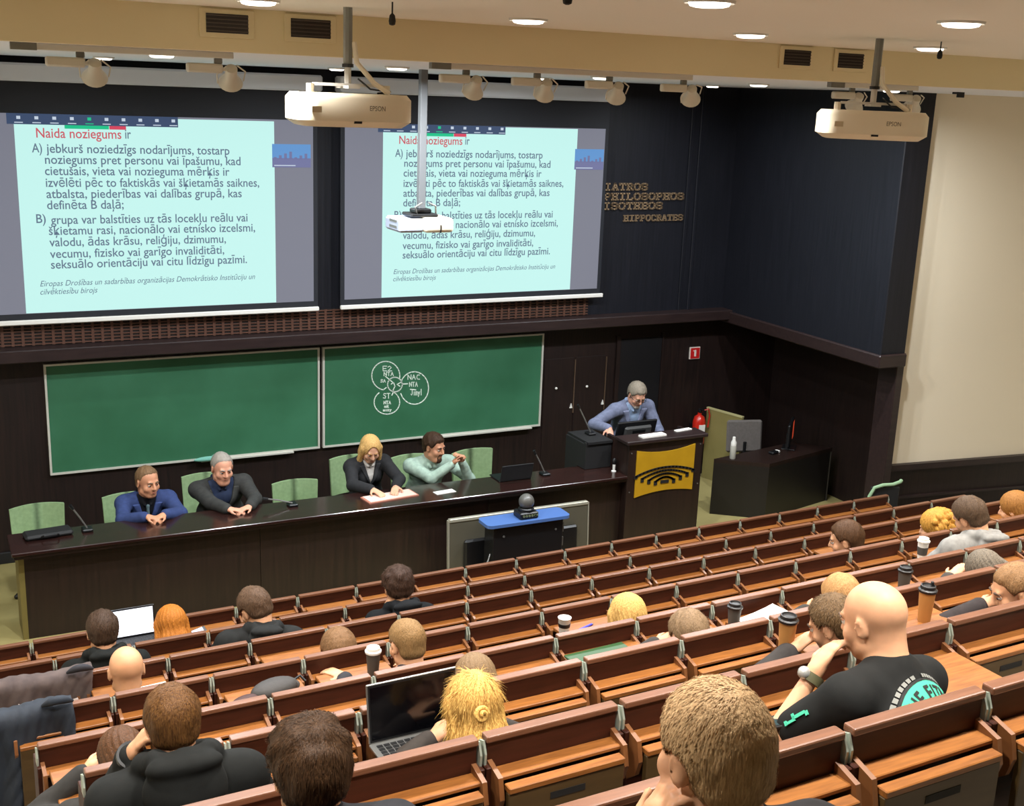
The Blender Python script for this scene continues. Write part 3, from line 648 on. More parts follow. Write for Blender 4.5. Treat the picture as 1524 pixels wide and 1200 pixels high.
# ------------------------------------------------------------------ floor monitor, cabinet and camera in front of the desk
t = empty('floor_television', (5.83, 11.0, -.03), 0, 'wide grey television facing the stage behind the black cabinet', 'television')
M_tvg = mat('television grey back', (78, 74, 62), .45)
R_ = Matrix.Translation((0, 0, .12)) @ Matrix.Rotation(-.06, 4, 'X')
B().box(-.86, .86, -.02, .02, 0, .66, bev=.008, M=R_).obj('rear_shell', M_tvg, t)
B().box(-.86, .86, -.028, .03,   .645, .685, bev=.006, M=R_).obj('top_bezel', mat('bezel pale', (160, 156, 140), .35, .3), t)
B().box(-.875, -.86, -.02, .02, 0, .67, M=R_).box(.86, .875, -.02, .02, 0, .67, M=R_).obj('side_bezel', mat('bezel pale', (160, 156, 140), .35, .3), t)
B().box(-.70, .70, -.08, -.02, .02, .44, bev=.02, M=R_).obj('electronics_cover', M_black, t)
B().box(-.30, .30, -.10, .20, .03, .07).box(-.06, .06, -.03, .03, .06, .2).obj('stand', M_black, t)
t = empty('equipment_cabinet', (5.73, 10.74, 0), 0, 'black equipment cabinet with a blue top in front of the panel desk', 'cabinet')
B().box(-.42, .42, -.11, .11, .06, .775, bev=.004).obj('body', M_black, t)
b = B(); pts = []
hw, hd_, rr = .50, .145, .06
for cx, cy, a0 in [(hw - rr, hd_ - rr, 0), (-hw + rr, hd_ - rr, 90), (-hw + rr, -hd_ + rr, 180), (hw - rr, -hd_ + rr, 270)]:
    for i in range(6):
        a = math.radians(a0 + i * 18); pts.append((cx + rr * math.cos(a), cy + rr * math.sin(a), .775))
b.prism(pts, (0, 0, .035)).obj('top', mat('blue laminate', (74, 104, 160), .3), t)
for x in (-.30, .33): B().lathe([(.012, 0), (.012, .01)], c=(x, -.11, .66), M=Matrix.Rotation(PI / 2, 3, 'X'), seg=8).obj('screw', M_metal, t)
for x in (-.36, .36):
    for y in (-.07, .07): B().lathe([(.03, 0), (.03, .06)], c=(x, y, 0), seg=10).obj('caster', M_black, t)
B().tube([(-.50, -.06, .10), (-.55, -.1, .30), (-.47, -.1, .40), (-.43, -.06, .46)], .007).tube([(-.52, -.08, .12), (-.60, -.1, .26), (-.56, -.08, .32), (-.49, -.06, .29)], .007).obj('cable', M_metal, t, True)
B().box(.425, .455, -.07, -.03, .44, .54).box(.425, .455, -.07, -.03, .60, .70).box(.42, .455, -.09, -.01, .34, .36).box(.42, .455, -.09, -.01, .38, .39).obj('cable_clamp', M_metal, t)
t = empty('conference_camera', (5.74, 10.73, .81), 0, 'dark grey dome camera on the blue cabinet top', 'camera')
B().box(-.11, .11, -.09, .09, 0, .075, bev=.012).obj('base', M_black, t)
b = B()
for i in range(5): b.lathe([(.014, 0), (.014, .006)], c=(-.07 + i * .034, -.09, .04), M=Matrix.Rotation(PI / 2, 3, 'X'), seg=10)
b.box(.06, .10, -.096, -.09, .03, .05).obj('connector', mat('connector olive', (120, 128, 96), .4, .4), t)
B().lathe([(.085, .075), (.085, .10), (.075, .11)], seg=24).obj('collar', M_black, t, True)
B().sphere((0, 0, .175), .085, u=24, v=16).obj('dome', mat('camera grey', (86, 84, 80), .35), t, True)

# ------------------------------------------------------------------ ceiling projectors
def projector(x, y, zb, rz, label, pole_dx=0.0, ztop=5.63, name_text=True, wd=.60, dp=.46):
    t = empty('ceiling_projector', (x, y, zb), rz, label, 'projector', 'ceiling projectors')
    b = B(); hw, hd_, rr = wd / 2, dp / 2, .10
    for (z0, z1, g) in [(0, .03, .86), (.03, .14, 1.0), (.14, .165, .93)]:
        pts = []
        for cx, cy, a0 in [(hw - rr, hd_ - rr, 0), (-hw + rr, hd_ - rr, 90), (-hw + rr, -hd_ + rr, 180), (hw - rr, -hd_ + rr, 270)]:
            for i in range(7):
                a = math.radians(a0 + i * 15); pts.append((cx + rr * math.cos(a), cy + rr * math.sin(a)))
        lo = .86 if z0 == 0 else (1.0 if z0 == .03 else 1.0); hi = 1.0 if z0 == 0 else (1.0 if z0 == .03 else .93)
        va = [b.bm.verts.new((px * lo, py * lo, z0)) for px, py in pts]; vb = [b.bm.verts.new((px * hi, py * hi, z1)) for px, py in pts]
        nn = len(pts)
        for k in range(nn): b.bm.faces.new((va[k], va[(k + 1) % nn], vb[(k + 1) % nn], vb[k]))
        if z0 == 0: b.bm.faces.new(va[::-1])
        if z1 > .16: b.bm.faces.new(vb)
    bmesh.ops.remove_doubles(b.bm, verts=b.bm.verts[:], dist=1e-5)
    b.obj('casing', M_plastic, t, True)
    B().lathe([(.06, 0), (.055, .02), (.045, .03)], c=(-.14, hd_ - .01, .09), M=Matrix.Rotation(-PI / 2, 3, 'X'), seg=18).obj('lens', M_black, t, True)
    B().box(-.30 * wd, .30 * wd, -.03, .03, .20, .215).box(-.03, .03, -.14, .14, .19, .205).obj('mount_plate', M_white, t)
    for sx in (-.2, .2): B().tube([(sx * wd / .6, -.02, .16), (sx * wd / .6, -.02, .21)], .02).obj('mount_foot', M_plastic, t)
    B().tube([(pole_dx, 0, .21), (pole_dx, 0, (ztop - zb) * .55)], .018).obj('inner_pole', M_white, t)
    B().tube([(pole_dx, 0, (ztop - zb) * .5), (pole_dx, 0, ztop - zb)], .024).obj('outer_pole', M_greymetal, t)
    B().lathe([(.03, 0), (.03, .018)], c=(pole_dx, 0, (ztop - zb) * .5), seg=14).obj('clamp', M_black, t)
    B().tube([(pole_dx + .03, -.01, .42), (pole_dx + .04, -.03, .32), (pole_dx + .12, -.08, .22), (pole_dx + .19, -.12, .17)], .014).obj('cable', M_plastic, t, True)
    B().tube([(pole_dx + .05, -.02, .24), (pole_dx + .1, -.08, .19), (pole_dx + .2, -.1, .18), (pole_dx + .16, 0, .17)], .005).obj('cord', M_black, t, True)
    B().box(-.02, .02, -hd_ - .001, -hd_ + .02, .02, .032).obj('sensor', M_black, t)
    B().box(-.235, -.185, -hd_ - .002, -hd_ + .02, .07, .10).obj('vent_patch', mat('vent beige', (196, 180, 150), .6), t)
    if name_text: text_mesh('name_text', 'EPSON', mat('grey print', (110, 104, 92), .6), t, .06, .14, .085, .035, -hd_ - .002)
    return t
projector(2.11, 6.1, 5.04, -.10, 'large white ceiling projector in front of the gap between the screens', .0)
projector(5.24, 5.62, 5.05, -.62, 'large white ceiling projector at the right, before the dark side wall', -.0, wd=.62)
t = empty('pole_projector', (4.15, 10.0, 4.0), 0, 'small projector on a long thin pole in front of the right screen', 'projector')
B().box(-.26, -.02, -.14, .22, .0, .12, bev=.02).obj('side_body', mat('bluish white plastic', (170, 178, 200), .45), t)
B().box(-.03, .25, -.18, .22, .0, .13, bev=.03, seg=3).obj('front_body', M_plastic, t, True)
B().box(.115, .125, -.185, -.175, .0, .07).obj('front_slit', M_black, t)
for zz in (.035, .085): B().box(-.262, -.245, -.08, .10, zz, zz + .02).obj('vent', M_greymetal, t)
B().box(-.13, .13, -.1, .14, .13, .16, bev=.01).box(-.08, .08, -.06, .08, .16, .20, bev=.01).obj('mount_head', M_black, t)
B().tube([(-.06, -.06, .16), (-.1, -.1, .22), (-.03, -.1, .26)], .008).tube([(.12, -.06, .16), (.1, -.1, .23), (.03, -.1, .26)], .008).obj('cable', M_greymetal, t, True)
B().box(-.032, .032, -.032, .032, .2, 1.40, bev=.004).obj('pole', mat('pole grey', (96, 98, 100), .5), t)

M_brk = mat('brown bracket wood', (104, 62, 32), .42, col2=(126, 80, 44), scale=(6, 2, 2), nscale=4)
# ------------------------------------------------------------------ lecture hall seats
SW = .56
def make_seat(raised):
    t = empty('lecture_seat', (0, 0, 0))
    b = B(); b.box(-.262, .262, -.016, .016, .24, .985, bev=.003); b.obj('backrest', M_seatdark, t)
    B().box(-.265, .265, -.024, .022, .975, 1.0, bev=.006, seg=2).obj('top_rail', M_seatrail, t)
    B().box(-.246, .246, -.085, -.016, .862, .878, bev=.003).obj('desk_ledge', M_oak, t)
    for s in (-1, 1):
        B().prism([(s * .25 - .009, -.016, .91), (s * .25 - .009, -.10, .885), (s * .25 - .009, -.118, .81), (s * .25 - .009, -.10, .75), (s * .25 - .009, -.016, .68)], (.018, 0, 0)).obj('side_bracket', M_brk, t)
    if raised:
        tb = B().box(-.232, .232, -.42, -.09, .88, .905, bev=.004).obj('tablet', M_oak, t)
        B().box(-.06, .06, -.424, -.41, .885, .90).obj('handle_slot', M_slot, tb)
    else:
        tb = B().box(-.232, .232, -.130, -.104, .50, .835, bev=.003).obj('tablet', M_tabface, t)
        B().box(-.232, .232, -.134, -.092, .835, .858, bev=.003).obj('tablet_edge', M_oak, tb)
        B().box(-.07, .07, -.1315, -.122, .775, .80).obj('handle_slot', M_slot, tb)
    B().box(-.245, .245, .05, .47, .15, .173, bev=.008).obj('seat', M_oak, t)
    for s in (-1, 1):
        B().box(s * .267 - .010, s * .267 + .010, -.05, .10, -.35, .90, bev=.003).obj('leg', M_seatdark, t)
        B().prism([(s * .2715 - .004, -.026, .86), (s * .2715 - .004, .022, .86), (s * .2715 - .004, .018, .975), (s * .2715 - .004, -.012, .985), (s * .2715 - .004, -.030, .94)], (.008, 0, 0)).obj('bracket_plate', M_bracket, t)
    for c_ in t.children: c_.location = (0, 0, .35)
    return t
seat_a = make_seat(False); seat_b = make_seat(True)
kids_a = kids_of(seat_a); kids_b = kids_of(seat_b)
ORD = ['first', 'second', 'third', 'fourth', 'fifth', 'sixth', 'seventh', 'eighth', 'ninth', 'tenth', 'eleventh', 'twelfth', 'thirteenth', 'fourteenth', 'fifteenth', 'sixteenth', 'seventeenth', 'eighteenth', 'nineteenth', 'twentieth']
ROWNAME = {1: 'front row', 2: 'second row', 3: 'third row', 4: 'fourth row', 5: 'fifth row', 6: 'sixth row', 7: 'seventh row', 8: 'eighth row'}
# seat numbers n = lo .. hi of each row; the ones whose tablet is raised for use
RANGE = {1: (-1, 16), 2: (-1, 16), 3: (-2, 15), 4: (-1, 15), 5: (-2, 11), 6: (-1, 9), 7: (-2, 6), 8: (-3, 3)}
RAISED = {1: {1, 2, 4}, 2: {0, 2, 4, 5}, 3: {-1, 1, 10, 14}, 4: {1, 2, 5, 11}, 5: {-2, 3, 4, 5, 7}, 6: {1, 5, 6}, 7: {3}, 8: set()}
used = {False: False, True: False}
for k in range(1, 9):
    lo, hi = RANGE[k]
    for n in range(lo, hi + 1):
        up = n in RAISED[k]
        src, km = (seat_b, kids_b) if up else (seat_a, kids_a)
        if used[up]: o = copy_fast(src, km)
        else: o = src; used[up] = True
        x = ROWS[k][0] + (n + .5) * SW
        if k == 1 and n == 17: pass
        o.location = (x, rowy(k, x), ROWS[k][2] - HB); o.rotation_euler = (0, 0, math.atan(RSL))
        i = n - lo
        tag(o, 'wooden lecture seat, %s from the aisle in the %s, %s' % (ORD[i], ROWNAME[k], 'tablet raised as a desk' if up else 'tablet hanging folded'), 'seat', 'lecture seats in the ' + ROWNAME[k])
        # the row's outermost seats end at n = hi

# ------------------------------------------------------------------ people: signed-distance bodies turned into smooth meshes
def V3(*a): return np.array(a, float)
def nrm(v): v = np.asarray(v, float); return v / max(np.linalg.norm(v), 1e-9)
def rx_(a): c, s = math.cos(a), math.sin(a); return np.array([[1, 0, 0], [0, c, -s], [0, s, c]])
def ry_m(a): c, s = math.cos(a), math.sin(a); return np.array([[c, 0, s], [0, 1, 0], [-s, 0, c]])
def rz_(a): c, s = math.cos(a), math.sin(a); return np.array([[c, -s, 0], [s, c, 0], [0, 0, 1]])

class Field:
    def __init__(s, vox): s.v = vox; s.p = []; s.mods = []
    def cap(s, a, b, r1, r2=None, k=.015, op='+'):
        s.p.append(('c', np.asarray(a, float), np.asarray(b, float), r1, r1 if r2 is None else r2, k, op)); return s
    def ell(s, c, r, R=None, k=.015, op='+'):
        r = np.array([r] * 3 if np.isscalar(r) else r, float)
        s.p.append(('e', np.asarray(c, float), r, np.eye(3) if R is None else R, 0, k, op)); return s
    def bounds(s):
        lo, hi = np.full(3, 9.), np.full(3, -9.)
        for q in s.p:
            if q[6] != '+': continue
            a, b = s._bb(q); lo = np.minimum(lo, a); hi = np.maximum(hi, b)
        return lo - 4 * s.v, hi + 4 * s.v
    def _bb(s, q):
        if q[0] == 'c':
            r = max(q[3], q[4]); return np.minimum(q[1], q[2]) - r, np.maximum(q[1], q[2]) + r
        e = np.sqrt(((q[3] * q[2][None, :]) ** 2).sum(1)); return q[1] - e, q[1] + e
    def mesh(s, name):
        lo, hi = s.bounds(); v = s.v
        n = np.ceil((hi - lo) / v).astype(int) + 1
        ax = [lo[i] + v * np.arange(n[i]) for i in range(3)]
        D = np.full(n, .2, np.float32)
        for q in s.p:
            a, b = s._bb(q); k = q[5]; mg = k + 3 * v
            i0 = np.maximum(((a - mg - lo) / v).astype(int), 0); i1 = np.minimum(((b + mg - lo) / v).astype(int) + 2, n)
            if np.any(i1 <= i0): continue
            X, Y, Z = np.meshgrid(ax[0][i0[0]:i1[0]], ax[1][i0[1]:i1[1]], ax[2][i0[2]:i1[2]], indexing='ij')
            P = np.stack([X, Y, Z], -1)
            if q[0] == 'c':
                ab = q[2] - q[1]; t = np.clip(((P - q[1]) @ ab) / max(ab @ ab, 1e-12), 0, 1)
                d = np.linalg.norm(P - q[1] - t[..., None] * ab, axis=-1) - (q[3] + t * (q[4] - q[3]))
            else:
                L = (P - q[1]) @ q[3]
                k0 = np.linalg.norm(L / q[2], axis=-1); k1 = np.linalg.norm(L / q[2] ** 2, axis=-1)
                d = k0 * (k0 - 1) / np.maximum(k1, 1e-6)
            sl = tuple(slice(i0[i], i1[i]) for i in range(3)); A = D[sl]
            if q[6] == '+':
                h = np.clip(.5 + .5 * (A - d) / k, 0, 1); D[sl] = A * (1 - h) + d * h - k * h * (1 - h)
            else:
                h = np.clip(.5 - .5 * (A + d) / k, 0, 1); D[sl] = A * (1 - h) - d * h + k * h * (1 - h)
        if s.mods:
            X, Y, Z = np.meshgrid(*ax, indexing='ij'); P = np.stack([X, Y, Z], -1)
            for f in s.mods: D = f(P, D)
        D = np.asarray(D, np.float32)
        for i in range(3):
            sl = [slice(None)] * 3
            for e in (0, -1): sl[i] = e; D[tuple(sl)] = np.maximum(D[tuple(sl)], v)
        return nets(D, lo, v, name)

def nets(D, lo, v, name):
    S = D < 0; n = D.shape
    c = np.zeros((n[0] - 1, n[1] - 1, n[2] - 1), np.int8)
    for i in (0, 1):
        for j in (0, 1):
            for k in (0, 1): c += S[i:n[0] - 1 + i, j:n[1] - 1 + j, k:n[2] - 1 + k]
    act = (c > 0) & (c < 8); I = np.argwhere(act); nv = len(I)
    idx = np.full(act.shape, -1, np.int32); idx[act] = np.arange(nv)
    acc = np.zeros((nv, 3)); cnt = np.zeros(nv)
    cor = [(i, j, k) for i in (0, 1) for j in (0, 1) for k in (0, 1)]
    for a in cor:
        for x in range(3):
            if a[x]: continue
            b = list(a); b[x] = 1
            da = D[I[:, 0] + a[0], I[:, 1] + a[1], I[:, 2] + a[2]]; db = D[I[:, 0] + b[0], I[:, 1] + b[1], I[:, 2] + b[2]]
            m = (da < 0) != (db < 0); t = np.where(m, da / np.where(m, da - db, 1), 0)
            p = np.tile(np.array(a, float), (nv, 1)); p[:, x] += t
            acc[m] += p[m]; cnt[m] += 1
    co = lo + v * (I + acc / cnt[:, None])
    F = []
    for x in range(3):
        y, z = (x + 1) % 3, (x + 2) % 3
        a = [slice(None)] * 3; b = [slice(None)] * 3; a[x] = slice(0, -1); b[x] = slice(1, None)
        sa, sb = S[tuple(a)], S[tuple(b)]; E = np.argwhere(sa != sb)
        E = E[(E[:, y] > 0) & (E[:, z] > 0) & (E[:, y] < n[y] - 1) & (E[:, z] < n[z] - 1)]
        if not len(E): continue
        fl = sa[E[:, 0], E[:, 1], E[:, 2]]
        def g(dy, dz):
            q = E.copy(); q[:, y] += dy; q[:, z] += dz; return idx[q[:, 0], q[:, 1], q[:, 2]]
        f = np.stack([g(-1, -1), g(0, -1), g(0, 0), g(-1, 0)], 1); f[~fl] = f[~fl][:, ::-1]
        F.append(f)
    F = np.concatenate(F); F = F[(F >= 0).all(1)]
    # two passes of light smoothing
    for _ in range(2):
        A = np.zeros_like(co); W = np.zeros(len(co))
        for i in range(4):
            for j in (1, 3):
                np.add.at(A, F[:, i], co[F[:, (i + j) % 4]]); np.add.at(W, F[:, i], 1)
        co = co * .5 + .5 * A / np.maximum(W, 1)[:, None]
    return raw_mesh(name, co, F)

def raw_mesh(name, co, F, smooth=True):
    me = bpy.data.meshes.new(name); nf = len(F); q = F.shape[1]
    me.vertices.add(len(co)); me.vertices.foreach_set('co', np.asarray(co, np.float32).ravel())
    me.loops.add(nf * q); me.loops.foreach_set('vertex_index', np.asarray(F, np.int32).ravel())
    me.polygons.add(nf); me.polygons.foreach_set('loop_start', np.arange(nf, dtype=np.int32) * q)
    if smooth: me.polygons.foreach_set('use_smooth', np.ones(nf, bool))
    me.update(calc_edges=True); return me

def wrinkle(amp, fr, seed, stretch=(1, 1, 1)):
    r = np.random.RandomState(seed); ks = [(r.randn(3) * np.array(stretch) * fr * f, r.rand() * 6.28, 1 / f) for f in (1, 1.7, 2.6, 3.1)]
    def f(P, D):
        a = 0
        for k, ph, w_ in ks: a = a + w_ * np.sin(P @ k + ph)
        return D + amp * a * .5
    return f

M_eyew = mat('eye white', (214, 206, 196), .3); M_iris = mat('iris', (40, 44, 46), .3); M_lips = mat('lips', (168, 96, 82), .5)
def skin(c): return mat('skin %d %d %d' % c, c, .5, col2=tuple(max(0, int(v * .93)) for v in c), nscale=14, sss=.12, spec=.35)
def sat(c):
    m_ = sum(c) / 3.0; return tuple(int(max(0, min(255, m_ + (v - m_) * 1.1))) for v in c)
def hairmat(c, c2, sc=(30, 30, 4)):
    c, c2 = sat(c), sat(c2)
    return mat('hair %d %d %d %d' % (c + (c2[0],)), c, .5, col2=c2, scale=sc, nscale=8, bump=.35, spec=.14)
def cloth(c, r=.85, f=.86): return mat('cloth %d %d %d' % c, c, r, col2=tuple(int(v * f) for v in c), nscale=26, bump=.08, spec=.2)

def bend(S_, W_, l1, l2, pole):
    d = W_ - S_; L = min(np.linalg.norm(d), (l1 + l2) * .995); u = nrm(d); W2 = S_ + u * L
    a = (l1 * l1 - l2 * l2 + L * L) / (2 * L); h = math.sqrt(max(l1 * l1 - a * a, 1e-6))
    p = np.asarray(pole, float); p = nrm(p - u * (p @ u)); return S_ + u * a + p * h, W2

def add_hand(F, W, d, nrm_, side, curl=.5, k=.006, spread=.010, sc=1.0):
    """palm, four fingers of unequal length bent at two knuckles, and a thumb from the side of the palm; nrm_ is the back of the hand"""
    d = nrm(d); n = nrm(nrm_ - d * (np.asarray(nrm_) @ d)); a = np.cross(d, n) * side
    R = np.stack([a, d, n], 1)
    F.ell(W + d * .048 * sc, V3(.038, .052, .0155) * sc, R, k=.012)
    F.cap(W, W + d * .03, .024 * sc, .024 * sc, k=.015)
    def rot(v, ang): return math.cos(ang) * d + math.sin(ang) * -n if v is None else v
    for i, (off, L) in enumerate([(-.029, .060), (-.010, .076), (.010, .080), (.028, .070)]):
        b = W + d * .086 * sc + a * off * sc
        c1, c2, c3 = curl * (.5 + .06 * i), curl * 1.15, curl * 1.7
        side_ = a * off * spread * 30
        p1 = b + (rot(None, c1) + side_) * L * .45 * sc; p2 = p1 + (rot(None, c2) + side_) * L * .32 * sc; p3 = p2 + rot(None, c3) * L * .26 * sc
        F.cap(b - d * .012, p1, .0092 * sc, .0086 * sc, k=k).cap(p1, p2, .0086 * sc, .008 * sc, k=k).cap(p2, p3, .008 * sc, .007 * sc, k=k)
    b = W + d * .022 * sc + a * .03 * sc; t1 = nrm(a * .75 + d * .65 - n * .2); t2 = nrm(a * .35 + d * .9 - n * .3)
    F.cap(b, b + t1 * .04 * sc, .0135 * sc, .0105 * sc, k=.01).cap(b + t1 * .04 * sc, b + t1 * .04 * sc + t2 * .032 * sc, .0102 * sc, .008 * sc, k=k)

def person(label, group, loc, rz, T, hs=1.0, pitch=.35, yaw=0., roll=0., skinc=(216, 160, 122), hair=('short', (70, 54, 42), (48, 36, 28)), top=('hoodie', (34, 34, 32)), girth=1.0, shw=.185,
           wl=None, wr=None, dl=None, dr=None, nl=None, nr=None, polel=None, poler=None, vox=.008, face=False, stand=False, curl=.5, hip=None, female=False, seed=1, trousers=(36, 36, 42), extra=None, legs=True, hoodup=.0, neck_drop=.140, shoulder_yaw=0., hand_sc=1.0, extra_fuzz=2600):
    """loc: seat point (or the point between the feet) in survey units; T: crown of the head in metres, relative to loc and in the person's own frame (x right, y forward, z up)"""
    RH = rz_(yaw) @ ry_m(roll) @ rx_(-pitch)
    T = np.asarray(T, float); Hc = T - RH @ V3(0, -.02, .118) * hs
    hd = lambda x, y, z: Hc + hs * (RH @ V3(x, y, z))
    RN = rz_(yaw * .35) @ rx_(-pitch * .55)
    C7 = Hc + hs * (RN @ V3(0, -.055, -neck_drop))
    hipc = np.asarray(hip, float) if hip is not None else (V3(0, 0, .93) if stand else V3(0, .02, .085))
    t = C7 - hipc; tl = np.linalg.norm(t); tz = t / tl
    sx = rz_(shoulder_yaw) @ V3(1, 0, 0); sx = nrm(sx - tz * (sx @ tz)); ty = np.cross(tz, sx); RT = np.stack([sx, ty, tz], 1)
    Sm = hipc + t * .90 + ty * .015
    SL, SR = Sm - sx * shw + ty * .01, Sm + sx * shw + ty * .01
    g = girth; ts = max(.62, min(1.0, tl / .52))
    if wl is None: wl = V3(-.12, max(.46, T[1] + .06), .29)
    if wr is None: wr = V3(.12, max(.46, T[1] + .06), .29)
    if len(wl) == 4: wl = hd(*wl[1:])
    if len(wr) == 4: wr = hd(*wr[1:])
    EL, WL = bend(SL, np.asarray(wl, float), .285, .255, polel if polel is not None else (-.9, -.2, -.6))
    ER, WR = bend(SR, np.asarray(wr, float), .285, .255, poler if poler is not None else (.9, -.2, -.6))
    # legs
    if stand:
        HL, HR = hipc + V3(-.09, 0, -.03), hipc + V3(.09, 0, -.03)
        KL, KR = V3(-.11, .03, .49), V3(.11, .03, .49); AL, AR = V3(-.12, -.02, .08), V3(.12, -.02, .08)
    else:
        HL, HR = hipc + V3(-.09, .02, -.02), hipc + V3(.09, .02, -.02)
        KL, KR = V3(-.12, .44, .07), V3(.12, .44, .07); AL, AR = V3(-.12, .40, -.36), V3(.12, .40, -.36)
    def torso(F, e=0., k=.03, arms=1.0, full=True):
        F.ell(hipc + tz * .02, V3(.158 * g, .118 * g, .115) + e, RT, k)
        F.ell(hipc + t * .34, V3(.142 * g, .108 * g, .17 * ts) + e, RT, k)
        F.ell(hipc + t * .66 + ty * .005, V3(.162 * g, .112 * g, .185 * ts) + e, RT, k)
        if female: F.ell(hipc + t * .64 + ty * .075 + sx * .06, V3(.055, .05, .06) + e, RT, k).ell(hipc + t * .64 + ty * .075 - sx * .06, V3(.055, .05, .06) + e, RT, k)
        F.cap(SL, SR, .058 + e, .058 + e, k)
        F.cap(C7 + tz * .0, SL * .8 + C7 * .2, .056 + e, .05 + e, .035).cap(C7, SR * .8 + C7 * .2, .056 + e, .05 + e, .035)
        if arms > 0:
            for S_, E_, W_ in ((SL, EL, WL), (SR, ER, WR)):
                u = min(1.0, arms * 2)
                F.cap(S_, S_ + (E_ - S_) * u, .054 * (.5 + g / 2) + e, (.054 + (.041 - .054) * u) * (.5 + g / 2) + e, .03)
                if arms > .5:
                    q = (arms - .5) * 2; F.cap(E_, E_ + (W_ - E_) * q, .042 + e, .042 + (.029 - .042) * q + e * 1.1, .02)
        return F
    def legs_(F, e=0.):
        for h_, k_, a_ in ((HL, KL, AL), (HR, KR, AR)): F.cap(h_, k_, .083 * (.6 + .4 * g) + e, .056 + e, .03).cap(k_, a_, .055 + e, .04 + e * 1.6, .02)
        return F
    # --- one continuous body
    F = Field(vox)
    def headprims(F):
        F.ell(hd(0, -.012, .032), V3(.0765, .096, .088) * hs, RH, .02)
        F.ell(hd(0, .022, -.042), V3(.057 + .004 * (g - 1) * 4, .070, .078) * hs, RH, .03)
        F.ell(hd(0, .055, -.092), V3(.030, .024, .022) * hs, RH, .02)
        F.cap(hd(-.05, .01, -.065), hd(-.022, .06, -.09), .02 * hs, .014 * hs, .02).cap(hd(.05, .01, -.065), hd(.022, .06, -.09), .02 * hs, .014 * hs, .02)
        F.cap(hd(-.034, .078, .027), hd(.034, .078, .027), .012 * hs, .012 * hs, .012)
        for s_ in (-1, 1):
            F.ell(hd(s_ * .040, .060, -.028), V3(.026, .022, .026) * hs, RH, .02)
            F.ell(hd(s_ * .031, .097, .007), V3(.016, .014, .011) * hs, RH, .01, '-')
        F.cap(hd(0, .086, .018), hd(0, .107, -.022), .008 * hs, .0125 * hs, .010)
        F.cap(hd(-.011, .094, -.027), hd(.011, .094, -.027), .0095 * hs, .0095 * hs, .006)
        F.cap(hd(-.016, .080, -.054), hd(.016, .080, -.054), .0095 * hs, .0095 * hs, .008).cap(hd(-.014, .079, -.066), hd(.014, .079, -.066), .0095 * hs, .0095 * hs, .006)
        for s_ in (-1, 1):
            RE = RH @ rz_(-s_ * .35) @ rx_(-.15)
            F.ell(hd(s_ * .079, -.004, -.004), V3(.009, .020, .032) * hs, RE, .006)
            F.ell(hd(s_ * .088, .003, -.002), V3(.005, .010, .018) * hs, RE, .005, '-')
        F.cap(hd(0, -.03, -.05), C7 + tz * .02, .056 * hs * (.6 + .4 * g), .060 * (.6 + .4 * g), .03)
        if g > 1.12: F.ell(hd(0, .045, -.105), V3(.045, .04, .03) * hs, RH, .03)
    headprims(F); torso(F, -.006)
    dL = dl if dl is not None else nrm(WL - EL) ; dR = dr if dr is not None else nrm(WR - ER)
    add_hand(F, WL, np.asarray(dL, float), nl if nl is not None else V3(0, 0, 1), -1, curl, sc=hand_sc); add_hand(F, WR, np.asarray(dR, float), nr if nr is not None else V3(0, 0, 1), 1, curl, sc=hand_sc)
    if legs:
        legs_(F, -.006)
        for a_ in (AL, AR): F.cap(a_, a_ + V3(0, .13, -.05), .038, .028, .02)
    sk = skin(skinc)
    o = link_mesh('person', F.mesh('person'), sk)
    o.location = loc; o.rotation_euler = (0, 0, rz); o.scale = (1 / K,) * 3
    tag(o, label, 'person', group)
    # --- clothing
    kind, tc = top[0], top[1]
    G = Field(vox)
    def bottom(G, e):  # hem
        G.ell(hipc + tz * .03, V3(.160 * g, .122 * g, .115) + e, RT, .03)
    if kind in ('hoodie', 'jumper', 'parka'):
        e = .014 if kind != 'parka' else .024
        torso(G, e, arms=.97); 
        if kind != 'jumper':
            nk = C7 + tz * .06
            for a_, b_ in ((0, 1), (1, 2), (2, 3), (3, 4), (4, 5), (5, 6)):
                pts = []
                for q in (a_, b_):
                    ang_ = math.radians(-130 + q * 43.3); pts.append(nk + sx * math.sin(ang_) * .092 - ty * math.cos(ang_) * .085 + tz * (-.005 - .03 * (1 - math.cos(ang_)) * .5))
                G.cap(pts[0], pts[1], .038, .038, .015)
            G.ell(C7 - ty * .105 - tz * .03, V3(.12, .062, .105), RT, .012)
            G.ell(C7 - ty * .125 + tz * .045, V3(.105, .05, .034), RT, .012)
            G.ell(C7 - ty * .07 + tz * .105, V3(.07, .035, .045), RT, .012, '-')
        else:
            G.cap(C7 + tz * .01, C7 + tz * .012, .075, .075, .02)
        G.mods.append(wrinkle(.006, 24, seed, (1, 1, .6)))
    elif kind == 'tee':
        torso(G, .012, arms=.33); G.mods.append(wrinkle(.002, 22, seed))
    elif kind == 'shirt':
        torso(G, .011, arms=.96)
        for s_ in (-1, 1): G.cap(C7 + sx * s_ * .068 + tz * .05 - ty * .01, C7 + ty * .108 + sx * s_ * .026 - tz * .012, .018, .016, .01)
        G.cap(C7 - sx * .06 + tz * .03 - ty * .02, C7 + sx * .06 + tz * .03 - ty * .02, .016, .016, .02)
        G.mods.append(wrinkle(.0028, 24, seed))
    elif kind == 'suit':
        torso(G, .017, arms=.95); bottom(G, .02)
        G.mods.append(wrinkle(.0026, 20, seed))
